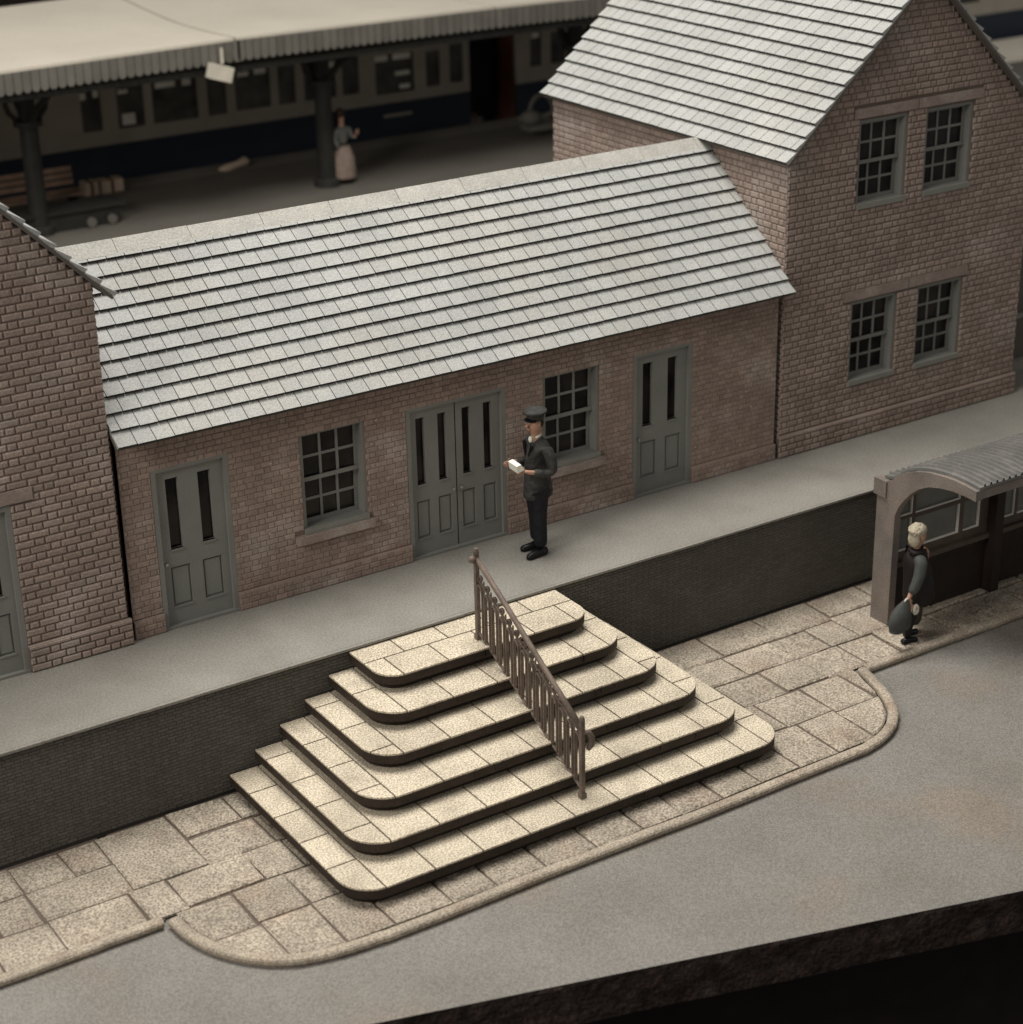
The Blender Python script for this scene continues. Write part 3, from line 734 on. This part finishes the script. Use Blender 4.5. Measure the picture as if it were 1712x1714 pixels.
skin('trousers', [[(.02, 0, .86, (.12, .13), 'h'), (.015, -.08, .74, .098), (-.0, -.085, .46, .080), (.005, -.09, .10, .078)], ['h', (.02, .08, .74, .098), (.05, .09, .46, .078), (.075, .095, .10, .076)]], MAT['trousers'], off, fat=1.04)
for sx, sy in ((0, -.09), (.07, .095)):
    s = MB(); s.tube([(.075+sx, sy, .045), (0+sx, sy, .055), (-.08+sx, sy*1.1, .042), (-.17+sx, sy*1.25, .032), (-.20+sx, sy*1.3, .03)], [.045, .055, .048, .042, .022], 10); local(s, 'shoe', MAT['leather'], off)
c = MB(); c.tube([(.022, 0, 1.632), (.018, 0, 1.672), (.014, 0, 1.695)], [.092, .097, .105], 18); 
c.tube([(.014, 0, 1.695), (.012, 0, 1.715), (.010, 0, 1.738), (.01, 0, 1.746)], [.105, .138, .128, .07], 18); capo = local(c, 'cap', MAT['uniform'], off)
c = MB(); 
for sg in (0,):
    pts = []; n = 10
    P1 = [(.015-.09*math.cos(a), .09*math.sin(a), 1.645) for a in [(-1.2+2.4*i/n) for i in range(n+1)]]
    P2 = [(-.0-.122*math.cos(a), .10*math.sin(a), 1.632) for a in [(-1.2+2.4*i/n) for i in range(n+1)]]
    for i in range(n):
        c.hexa([(*P1[i][:2], P1[i][2]-.006), (*P1[i+1][:2], P1[i+1][2]-.006), (*P2[i+1][:2], P2[i+1][2]-.006), (*P2[i][:2], P2[i][2]-.006), P1[i], P1[i+1], P2[i+1], P2[i]])
pk = local(c, 'peak', MAT['leather'], off, False)
c = MB()
for sy in (-1, 1):
    c = MB(); c.hexa([(-.10, sy*.02, 1.22), (-.10, sy*.03, 1.22), (-.075, sy*.095, 1.37), (-.07, sy*.075, 1.385), (-.112, sy*.02, 1.22), (-.112, sy*.035, 1.22), (-.10, sy*.10, 1.36), (-.09, sy*.06, 1.39)]); local(c, 'lapel', MAT['leather'], off, False)
c = MB(); c.ball((.055, 0, 1.585), (.052, .080, .07)); local(c, 'hair', MAT['hairdark'], off)
c = MB(); c.tube([(.022, 0, 1.425), (.012, 0, 1.452)], [.063, .056], 14); c.ball((-.055, 0, 1.40), (.022, .03, .04)); local(c, 'shirt_collar', MAT['paper'], off)
c = MB(); c.hexa([(-.36, -.20, 1.13), (-.27, -.20, 1.15), (-.27, -.03, 1.16), (-.36, -.03, 1.14), (-.375, -.205, 1.215), (-.315, -.20, 1.225), (-.315, -.03, 1.235), (-.375, -.03, 1.225)])
c.v = [(a+4.70, b_-.63, d_+HP) for a, b_, d_ in c.v]
o = c.build('paper', MAT['paper']); tag(o, 'small white folded paper in the uniformed man\'s hands', 'paper')

# --- woman at the shelter
wm = thing('person', (8.30, -2.95, 0), 'blonde woman in dark coat with grey sleeves walking by the shelter', 'person')
def sh(chs): return [[p if isinstance(p, str) else p for p in c_] for c_ in chs]
skin('body', [[(.15, 0, .62, .09), (.13, 0, .85, .08), (.09, 0, 1.06, .07), (.07, 0, 1.16, .045), (.09, 0, 1.21, .042), (.120, 0, 1.26, (.078, .066)), (.105, 0, 1.34, (.10, .085)), (.10, 0, 1.40, .07)],
  [(.175, 0, 1.325, .018), (.215, 0, 1.298, .015), (.18, 0, 1.28, .012)], [(.19, -.025, 1.262, .011), (.19, .025, 1.262, .011)],
  [(.10, -.06, .62, .06), (.03, -.06, .35, .05), (-.05, -.06, .09, .035)], [(.12, .06, .62, .06), (.14, .06, .35, .05), (.09, .06, .08, .035)],
  [(-.10, -.15, .72, .034), (-.15, -.16, .665, .026), (-.165, -.16, .63, .022)], [(.20, .14, .72, .034), (.22, .14, .62, .024), (.23, .14, .58, .02)]]
  + hand_chains((-.165, -.16, .635), (.45, -.1, -1), (.9, 0, .4), .08) + hand_chains((.23, .14, .585), (.1, .1, -1), (1, 0, .1), .08), MAT['skin'], wm)
skin('coat', [[(.17, 0, .42, (.125, .13)), (.16, 0, .60, (.13, .14)), (.14, 0, .82, (.115, .13)), (.12, 0, 1.00, (.115, .14), 'c'), (.085, 0, 1.12, (.085, .10)), (.085, 0, 1.185, .075)],
   ['c', (.20, .16, 1.06, .06), (.22, .18, .86, .052), (.21, .15, .70, .045)]], MAT['coatdark'], wm, fat=1.5)
skin('sleeve', [[(.05, -.06, 1.10, .075), (.02, -.155, 1.05, .070), (-.03, -.18, .90, .062), (-.085, -.18, .78, .056), (-.13, -.165, .70, .048)]], MAT['coatgrey'], wm, fat=1.15)
h = MB()
for i in range(60):
    a = random.uniform(0, 6.28); b_ = random.uniform(-.1, 1.4); rr_ = .082
    h.ball((.085+rr_*math.cos(a)*math.cos(b_)*1.1-.01, rr_*math.sin(a)*math.cos(b_), 1.375+rr_*math.sin(b_)), random.uniform(.02, .032), nu=8, nv=5)
h.ball((.08, 0, 1.395), (.118, .10, .08)); h.ball((.03, 0, 1.29), (.06, .085, .10))
local(h, 'hair', MAT['blonde'], wm)
h = MB(); h.tube([(.14, -.05, 1.18), (.20, -.06, 1.12), (.215, -.06, 1.02)], [.016, .018, .008], 8); local(h, 'scarf_end', MAT['skin'], wm)
skin('stockings', [[(.09, -.06, .50, .062), (.0, -.065, .28, .050), (-.06, -.065, .08, .036)], [(.14, .06, .50, .062), (.13, .06, .28, .050), (.08, .06, .08, .036)]], MAT['leather'], wm)
for sx, sy in ((-.06, -.065), (.09, .06)):
    s = MB(); s.tube([(-.05+sx, sy, .04), (.02+sx, sy, .05), (.09+sx, sy*1.1, .035), (.15+sx, sy*1.2, .028), (.17+sx, sy*1.2, .026)], [.036, .042, .036, .034, .018], 10); local(s, 'shoe', MAT['leather'], wm)
# bags
bagm = MB(); bagm.tube([(8.13, 0, .66), (8.12, 0, .62), (8.09, 0, .55), (8.06, 0, .47), (8.04, 0, .38), (8.05, 0, .30), (8.06, 0, .265), (8.06, 0, .26)], [.02, .05, .105, .145, .16, .145, .09, .02], 20)
bagm.v = [(v[0], -3.10+v[1]*.62, v[2]) for v in bagm.v]
o = bagm.build('bag', MAT['coatgrey'], None, True); tag(o, 'round dark grey bag hanging behind the blonde woman', 'bag')
hb = MB(); hb.tube([(8.13+.05*math.cos(a), -3.11, .60+.06*math.sin(a)) for a in [math.pi*j/8 for j in range(9)]], .012, 6); hb.build('bag_handle', MAT['white'], o, True)
hb = MB(); hb.tube([(8.24+.03*math.cos(a), -3.14, .50+.05*math.sin(a)) for a in [2*math.pi*j/10 for j in range(11)]], .021, 7); hb.build('buckle', MAT['white'], o, True)
h = MB(); h.tube([(8.47, -2.86, .16), (8.47, -2.86, .22), (8.48, -2.86, .40), (8.49, -2.86, .55), (8.49, -2.86, .57)], [.09, .115, .115, .10, .04], 18)
o = h.build('bag', MAT['olive'], None, True); tag(o, 'brown upright bag held in front of the blonde woman', 'bag')
hb = MB(); hb.tube([(8.49+.05*math.cos(a), -2.84, .56+.05*math.sin(a)) for a in [math.pi*j/8 for j in range(9)]], .010, 6); hb.build('bag_handle', MAT['olive'], o, True)

# ------------------------------------------------------------------ bus shelter
shl = thing('bus_shelter', (10.3, -2.6, 0), 'brown bus shelter with curved tin roof standing on the pavement at right', 'shelter')
XE = 8.45
outer = [(-2.24, 0), (-2.24, 1.72), (-2.46, 1.84), (-2.66, 1.99), (-2.84, 2.07), (-3.03, 2.12), (-3.22, 2.145), (-3.40, 2.16), (-3.58, 2.155), (-3.77, 2.14)]
inn = [(-3.77, 2.02), (-3.6, 2.03), (-3.42, 2.025), (-3.22, 1.995), (-3.05, 1.95), (-2.9, 1.875), (-2.78, 1.775), (-2.68, 1.66), (-2.60, 1.55), (-2.545, 1.42), (-2.535, 0)]
m = MB(); poly = outer+inn; n = len(poly)
tri = [(0, 1, len(poly)-2, len(poly)-1)]
for xx, fl in ((XE-.05, 1), (XE+.05, 0)):
    # outer[1..9] with inn[0..9]
    o_ = outer[1:]; i_ = inn[::-1][1:]   # i_[0]=(-2.545,1.42) ... i_[9]=(-3.77,2.02)
    m.quad([(xx, *outer[0]), (xx, *outer[1]), (xx, *i_[0]), (xx, *inn[-1])])
    for k in range(9):
        if k < 8: m.quad([(xx, *o_[k]), (xx, *o_[k+1]), (xx, *i_[k+1]), (xx, *i_[k])])
        else: m.quad([(xx, *o_[8]), (xx, *i_[9]), (xx, *i_[8])])
for k in range(n):
    a = poly[k]; b = poly[(k+1) % n]; m.quad([(XE-.05, *a), (XE+.05, *a), (XE+.05, *b), (XE-.05, *b)])
m.box(XE-.075, XE+.075, -2.40, -2.20, 1.60, 1.80)
m.build('end_frame', MAT['shelter'], shl)
m = MB(); XR = 12.6; NX = int((XR-XE)/.095)
prof = catmull([(-2.30, 1.80)]+outer[2:], 3)
for i in range(NX):
    xa = XE+i*.095
    for a, b in zip(prof, prof[1:]):
        for (u0, z0_), (u1, z1_) in (((xa, .03), (xa+.058, .034)), ((xa+.058, .034), (xa+.068, .066)), ((xa+.068, .066), (xa+.085, .066)), ((xa+.085, .066), (xa+.095, .03))):
            m.quad([(u0, a[0], a[1]+z0_), (u1, a[0], a[1]+z1_), (u1, b[0], b[1]+z1_), (u0, b[0], b[1]+z0_)])
for a, b in zip(prof, prof[1:]):
    m.quad([(XE, a[0], a[1]+.002), (XR, a[0], a[1]+.002), (XR, b[0], b[1]+.002), (XE, b[0], b[1]+.002)])
    m.quad([(XE, a[0], a[1]+.002), (XE, a[0], a[1]+.035), (XE, b[0], b[1]+.035), (XE, b[0], b[1]+.002)])
e = prof[-1]; m.quad([(XE, e[0], e[1]+.002), (XR, e[0], e[1]+.002), (XR, e[0], e[1]+.035), (XE, e[0], e[1]+.035)])
m.build('roof', MAT['tin'], shl)
m = MB(); m.box(XE+.051, XR, -3.76, -3.71, 2.025, 2.132); m.build('front_beam', MAT['shelter'], shl)
m = MB(); Tb = front(-2.44)
lights = []
x = 8.56
while x < 12.3:
    lights.append((x, x+1.42)); x += 1.72
hs = []
for a, b in lights:
    hs += [(a, a+.24, .86, 1.27), (a, a+.24, 1.31, 1.62), (a+.28, a+1.02, .86, 1.25), (a+.28, a+1.02, 1.30, 1.62), (a+1.08, a+1.36, .86, 1.25), (a+1.08, a+1.36, 1.30, 1.62)]
sheet(m, Tb, XE+.05, XR, .72, 1.80, 0, hs, .05)
m.box(XE+.05, XR, -2.50, -2.442, .70, .76); m.quad([Tb(XE+.05, .72, -.06), Tb(XR, .72, -.06), Tb(XR, 1.8, -.06), Tb(XE+.05, 1.8, -.06)])
m.build('window_frame', MAT['shelterframe'], shl)
for h_ in hs:
    a, b, c, d = h_
    m = MB(); m.quad([Tb(a, c, -.045), Tb(b, c, -.045), Tb(b, d, -.045), Tb(a, d, -.045)]); pn = m.build('pane', MAT['pane'], shl)
    m = MB()
    bx(m, Tb, b-.018, b, c, d, -.04, -.012); bx(m, Tb, a, b-.0181, c, c+.018, -.04, -.012); m.build('glazing_bead', MAT['pane_light'], pn)
m = MB(); m.box(XE+.05, XR, -2.44, -2.34, -.01, .72); m.build('lower_wall', MAT['shelterdark'], shl)
for xx in (10.05, 11.80):
    m = MB(); m.box(xx, xx+.14, -2.58, -2.441, -.01, 1.85); m.build('pilaster', MAT['shelterdark'], shl)
# ------------------------------------------------------------------ background : platform, canopy, trains
rp = MB(); rp.box(-14, 60, 5.2, 18.2, .6, HP-.004); rp.build('rear_platform', MAT['rear'])['kind'] = 'structure'
rp = MB(); rp.box(-14, 60, 18.2, 18.92, .6, HP-.003); rp.build('rear_platform_edge', MAT['rear_edge'])['kind'] = 'structure'
rp = MB(); rp.box(27.5, 60, 16.6, 18.90, HP-.1, HP+.01); rp.build('lit_platform_strip', MAT['canopy'])['kind'] = 'structure'  # paler strip paints in light falling on the platform past the canopy
tb = MB(); tb.quad([(-14, 18.9, .15), (60, 18.9, .15), (60, 40, .15), (-14, 40, .15)]); tb.build('track_bed', MAT['track'])['kind'] = 'structure'
bw = MB(); bw.quad([(-30, 40, -2), (70, 40, -2), (70, 40, 14), (-30, 40, 14)]); bw.build('backdrop', MAT['shelterdark'])['kind'] = 'structure'
cn = thing('platform_canopy', (8, 16.8, HP), 'long pale flat canopy with fluted valance over the rear platform', 'canopy')
cuts = [-12, 2.9-.0, 8.5, 16.4, 24, 34]
cp_prof = catmull([(14.5, 0), (15.6, -.045), (16.95, -.065), (18.3, -.01), (19.4, .06), (20.1, .10)], 4)
def cz(x):
    return 4.44
for a, b, za, zb in ((-6, 8.46, 4.41, 4.535), (8.50, 13.9, 4.54, 4.52), (13.94, 26.5, 4.52, 4.36)):
    m = MB(); NS = 20
    def zz_(x): return za+(zb-za)*(x-a)/(b-a)
    za_ = 4.30 if a == -6 else za
    for i in range(NS):
        xa, xb = a+(b-a)*i/NS, a+(b-a)*(i+1)/NS
        zA, zB_ = za_+(zb-za_)*(xa-a)/(b-a), za_+(zb-za_)*(xb-a)/(b-a)
        for p, q in zip(cp_prof, cp_prof[1:]):
            m.quad([(xa, p[0], zA+p[1]), (xb, p[0], zB_+p[1]), (xb, q[0], zB_+q[1]), (xa, q[0], zA+q[1])])
            m.quad([(xa, p[0], zA+p[1]-.05), (xb, p[0], zB_+p[1]-.05), (xb, q[0], zB_+q[1]-.05), (xa, q[0], zA+q[1]-.05)])
        m.quad([(xa, 14.5, zA), (xb, 14.5, zB_), (xb, 14.5, zB_-.05), (xa, 14.5, zA-.05)])
    for xx, zx in ((a, za_), (b, zb)):
        for p, q in zip(cp_prof, cp_prof[1:]): m.quad([(xx, p[0], zx+p[1]), (xx, q[0], zx+q[1]), (xx, q[0], zx+q[1]-.05), (xx, p[0], zx+p[1]-.05)])
    m.build('roof', MAT['canopy'], cn)
    m = MB(); x = a+.005
    while x < b-.02:
        zx = za_+(zb-za_)*(x-a)/(b-a); lw = .155; j = random.random()
        pts = [(x, -.37), (x+.01, -.40), (x+lw*.5, -.43), (x+lw-.012, -.40), (x+lw-.012, -.37)]
        m.hexa([(x+.002, 14.47, zx-.38), (x+lw-.022, 14.47, zx-.38), (x+lw-.022, 14.495, zx-.38), (x+.002, 14.495, zx-.38), (x+.002, 14.47, zx-.052), (x+lw-.022, 14.47, zx-.052), (x+lw-.022, 14.495, zx-.052), (x+.002, 14.495, zx-.052)], 0, j)
        m.hexa([(x+.04, 14.47, zx-.415), (x+lw-.06, 14.47, zx-.415), (x+lw-.06, 14.495, zx-.415), (x+.04, 14.495, zx-.415), (x+.002, 14.47, zx-.38), (x+lw-.022, 14.47, zx-.38), (x+lw-.022, 14.495, zx-.38), (x+.002, 14.495, zx-.38)], 0, j)
        x += lw
    m.quad([(a, 14.497, za_-.36), (b, 14.497, zb-.36), (b, 14.497, zb-.05), (a, 14.497, za_-.05)])
    m.build('valance', MAT['valance'], cn)
m = MB(); m.box(-6, 26.4, 15.9, 16.1, 3.74, 3.94); m.box(-6, 26.4, 14.6, 14.7, 3.92, 4.02); m.build('beam', MAT['iron'], cn)
for px_ in (-.75, 5.08, 10.93, 16.8, 22.6):
    m = MB(); m.tube([(px_, 16, HP-.01), (px_, 16, HP+.12), (px_, 16, HP+.16), (px_, 16, HP+1.9), (px_, 16, 3.75)], [.27, .26, .175, .165, .15], 12)
    m.tube([(px_, 16, 3.18), (px_, 16, 3.28)], [.26, .26], 12); m.box(px_-.42, px_+.42, 15.8, 16.2, 3.66, 3.75)
    for sg in (-1, 1):
        m.tube([(px_+sg*.12, 16, 3.2), (px_+sg*.34, 16, 3.45), (px_+sg*.40, 16, 3.7)], .05, 6)
        m.tube([(px_, 16+sg*.12, 3.2), (px_, 16+sg*.6, 3.6), (px_, 16+sg*1.2, 3.9)], .06, 6)
    m.build('post', MAT['iron'], cn)
sg_ = MB(); sg_.box(7.92, 8.33, 14.22, 14.44, 3.86, 4.12); rotm_ = Matrix.Rotation(R(18), 4, 'Y')
c0 = Vector((8.12, 14.32, 4.17)); sg_.v = [tuple(c0+rotm_ @ (Vector(v)-c0)) for v in sg_.v]
sg_.box(8.10, 8.14, 14.30, 14.34, 4.15, 4.42)
o = sg_.build('hanging_sign', MAT['white']); tag(o, 'small blank white sign hanging crooked from the canopy edge', 'sign')

def coach(label, x0, x1, wins_, doors_=(), endmat='coach_end'):
    Y = 19.25; t = thing('passenger_coach', ((x0+x1)/2, Y+1.1, .2), label, 'coach', 'coaches standing at the rear platform')
    T = front(Y)
    zl = 1.86
    hs = [(a, b, c, d) for a, b, c, d in wins_]
    m = MB(); sheet(m, T, x0, x1, zl, 3.25, 0, hs, .06)
    m.build('upper_side', MAT['coach_cream'], t)
    m = MB(); m.box(x0, x1, Y+.001, Y+2.2, .95, zl); m.build('lower_side', MAT['coach_blue'], t)
    m = MB()
    prof = [(Y, 3.25), (Y+.15, 3.5), (Y+.5, 3.68), (Y+1.1, 3.76), (Y+1.7, 3.68), (Y+2.05, 3.5), (Y+2.2, 3.25)]
    for a, b in zip(prof, prof[1:]): m.quad([(x0, *a), (x1, *a), (x1, *b), (x0, *b)])
    m.quad([(x0, *p) for p in prof]); m.quad([(x1, *p) for p in prof])
    m.build('roof', MAT['coach_roof'], t)
    for a, b, c, d in hs:
        g = MB(); g.quad([T(a, c, -.055), T(b, c, -.055), T(b, d, -.055), T(a, d, -.055)]); g.build('window', MAT['coach_glass'], t)
    m = MB()
    m.build('end_panel', MAT[endmat], t) if 0 else None
    for xx in (x0, x1):
        m = MB(); m.box(xx-.03 if xx == x0 else xx, xx if xx == x0 else xx+.04, Y+.05, Y+2.1, 1.0, 3.3); m.build('end_panel', MAT[endmat], t)
    m = MB()
    for xx in (x0+1.0, x0+2.6, x1-2.6, x1-1.0):
        m.tube([(xx, Y+.15, .55), (xx, Y+.3, .55)], [.42, .42], 16); 
    m.box(x0+.3, x1-.3, Y+.35, Y+1.9, .5, .94); m.build('running_gear', MAT['iron'], t)
    return t
def win_at(a, b, c=2.16, d=2.95): return (a*19.25/18.8+0, b*19.25/18.8, c, d)
W1 = [(7.30, 7.72, 2.16, 2.98), (8.05, 8.62, 2.14, 2.95), (8.80, 9.78, 2.14, 2.98), (10.0, 10.42, 2.14, 2.95), (10.62, 11.42, 2.16, 2.98), (11.6, 12.0, 2.16, 2.95), (12.2, 12.95, 2.16, 2.98), (13.1, 13.5, 2.16, 2.95), (13.9, 14.85, 2.06, 2.90), (15.15, 15.5, 2.08, 2.85), (15.75, 16.08, 2.10, 2.93), (2.0, 3.0, 2.14, 2.95), (4.0, 5.0, 2.14, 2.95)]
c1 = coach('cream and dark blue railway coach behind the two nearest canopy posts', 1.2, 16.25, W1)
c2 = coach('second cream and blue coach partly hidden behind the slate gable roof', 17.45, 36.0, [(17.85, 18.15, 2.2, 2.95), (18.4, 18.8, 2.2, 2.9), (19.2, 20.2, 2.2, 2.9), (22, 23, 2.2, 2.9), (25, 26, 2.2, 2.9), (28, 29, 2.2, 2.9), (31.0, 31.8, 2.2, 2.9), (33, 34, 2.2, 2.9)])
# reflections on the coach windows' ventilator lights, put in as pale blocks
for t, L_ in ((c1, [(7.30, 7.42, 2.8, 2.93), (7.58, 7.68, 2.82, 2.95), (8.1, 8.3, 2.82, 2.9), (8.9, 9.32, 2.83, 2.94), (9.48, 9.66, 2.82, 2.95), (10.7, 10.95, 2.84, 2.93), (11.08, 11.34, 2.85, 2.96), (12.75, 12.93, 2.78, 2.90), (13.9, 14.22, 2.76, 2.88), (14.35, 14.78, 2.76, 2.88), (14.4, 14.75, 2.42, 2.5), (14.5, 14.75, 2.13, 2.22), (8.15, 8.42, 2.2, 2.42), (12.72, 12.95, 2.45, 2.55)]), (c2, [(17.9, 18.1, 2.82, 2.93)])):
    for a, b, c_, d in L_:
        m = MB(); m.box(a, b, 19.27, 19.30, c_, d); m.build('ventilator_glint', MAT['pane_light'], t)
m = MB(); m.box(14.05, 14.75, 19.235, 19.25, 1.56, 1.62); m.build('nameplate', MAT['coach_cream'], c1)
m = MB(); m.box(16.32, 17.4, 19.9, 21.0, 1.1, 3.1); m.build('gangway', MAT['navy'], c1)
m = MB(); m.tube([(16.29, 19.6, 1.15), (16.5, 19.5, 1.28), (16.6, 19.5, 1.1)], .05, 6); m.build('coupling', MAT['wood'], c1)

# bench, parcels, barrow, rear woman
bn = thing('bench', (5.6, 16.9, HP), 'dark brown slatted bench on the rear platform at left', 'bench')
m = MB(); 
for k in range(4): m.box(4.2, 6.25, 16.7+.13*k, 16.81+.13*k, HP+.40, HP+.44)
m.build('seat', MAT['wood'], bn)
m = MB()
for k in range(3): m.box(4.2, 6.25, 17.24+.02*k, 17.27+.02*k, HP+.50+.12*k, HP+.59+.12*k)
m.build('backrest', MAT['wood'], bn)
for xx in (4.3, 6.1):
    m = MB(); m.box(xx, xx+.06, 16.72, 17.24, HP, HP+.39); m.build('leg', MAT['iron'], bn)
m = MB(); m.box(4.2, 6.6, 15.9, 16.5, HP+.001, HP+.32); m.box(4.1, 6.7, 15.85, 16.55, HP+.321, HP+.36)
o = m.build('luggage_trolley', MAT['iron']); tag(o, 'low dark luggage trolley in front of the brown bench', 'trolley')
m = MB()
for xx in (6.0, 6.4):
    m = MB(); m.tube([(xx, 15.85, HP+.10), (xx, 15.81, HP+.10)], .09, 12); m.build('wheel', MAT['valance'], o)
for a, b, y_, lab in ((6.78, 7.05, 18.22, 'square cream parcel nearest the bench at the platform edge'), (7.10, 7.55, 18.20, 'long cream parcel with tape beside the square parcel')):
    m = MB(); m.box(a, b, y_-.15, y_+.15, HP, HP+.24); o = m.build('parcel', MAT['parcel']); tag(o, lab, 'parcel', 'parcels on the rear platform edge')
    m = MB(); m.box((a+b)/2-.03, (a+b)/2+.03, y_-.155, y_+.155, HP, HP+.245); m.build('tape', MAT['string'], o)
m = MB(); m.tube([(9.66, 18.2, HP+.07), (9.85, 18.25, HP+.06), (10.1, 18.3, HP+.09), (10.3, 18.35, HP+.12), (10.38, 18.36, HP+.12)], [.03, .085, .07, .10, .04], 10)
o = m.build('sack', MAT['parcel'], None, True); tag(o, 'pale slumped sack lying at the edge of the rear platform', 'sack')
br = thing('sack_barrow', (16.6, 16.6, HP), 'grey sack barrow with large wheel against the tall block\'s rear corner', 'barrow')
m = MB(); m.tube([(16.35+.0, 17.2+.38*math.cos(a), HP+.45+.38*math.sin(a)) for a in [2*math.pi*j/20 for j in range(21)]], .05, 6)
m.v = [(16.75+(v[1]-17.2)*.8, 17.2+(v[0]-16.35), v[2]) for v in m.v]; m.build('wheel', MAT['valance'], br)
m = MB(); m.tube([(16.05, 17.0, HP+.45), (16.35, 17.0, HP+.3), (17.0, 17.0, HP+.5)], .05, 6); m.box(16.15, 16.9, 16.7, 17.1, HP+.20, HP+.30); m.build('frame', MAT['valance'], br)
m = MB(); m.ball((16.35, 17.0, HP+.42), (.25, .2, .16)); o = m.build('sack', MAT['valance'], None, True); tag(o, 'grey sack lying on the sack barrow', 'sack')
rwm = thing('person', (11.30, 16.0, HP), 'brown-haired woman in grey jumper and pink skirt beside a canopy post', 'person')
skin('body', [[(0, 0, .75, .10), (0, 0, 1.0, .10), (0, 0, 1.18, .045), (0, 0, 1.30, (.07, .065)), (0, 0, 1.38, .06)], [(-.05, 0, .5, .05), (-.05, 0, .05, .035)], [(.06, 0, .5, .05), (.06, 0, .05, .035)], [(.2, -.1, .86, .03), (.24, -.12, .92, .03)]]+hand_chains((.24, -.12, .92), (.3, -.3, 1), (1, 0, 0)), MAT['skin'], rwm)
skin('jumper', [[(0, 0, .72, (.13, .11)), (0, 0, .95, .12, 'c'), (0, 0, 1.14, (.09, .08))], ['c', (-.15, -.04, 1.05, .06), (-.19, -.06, .85, .055), (-.14, -.12, .72, .045)], ['c', (.15, -.04, 1.05, .06), (.17, -.08, .88, .05), (.22, -.11, .90, .04)]], MAT['topgrey'], rwm)
m = MB(); m.tube([(0, 0, .10), (0, 0, .14), (0, 0, .5), (0, 0, .72)], [.24, .255, .22, .14], 14); local(m, 'skirt', MAT['pink'], rwm)
m = MB(); m.ball((0, .03, 1.34), (.10, .10, .12)); m.ball((-.02, .06, 1.2), (.08, .06, .12)); local(m, 'hair', MAT['hairdark'], rwm)
for sx in (-.06, .06):
    m = MB(); m.ball((sx, -.04, .035), (.04, .09, .035)); local(m, 'shoe', MAT['leather'], rwm)
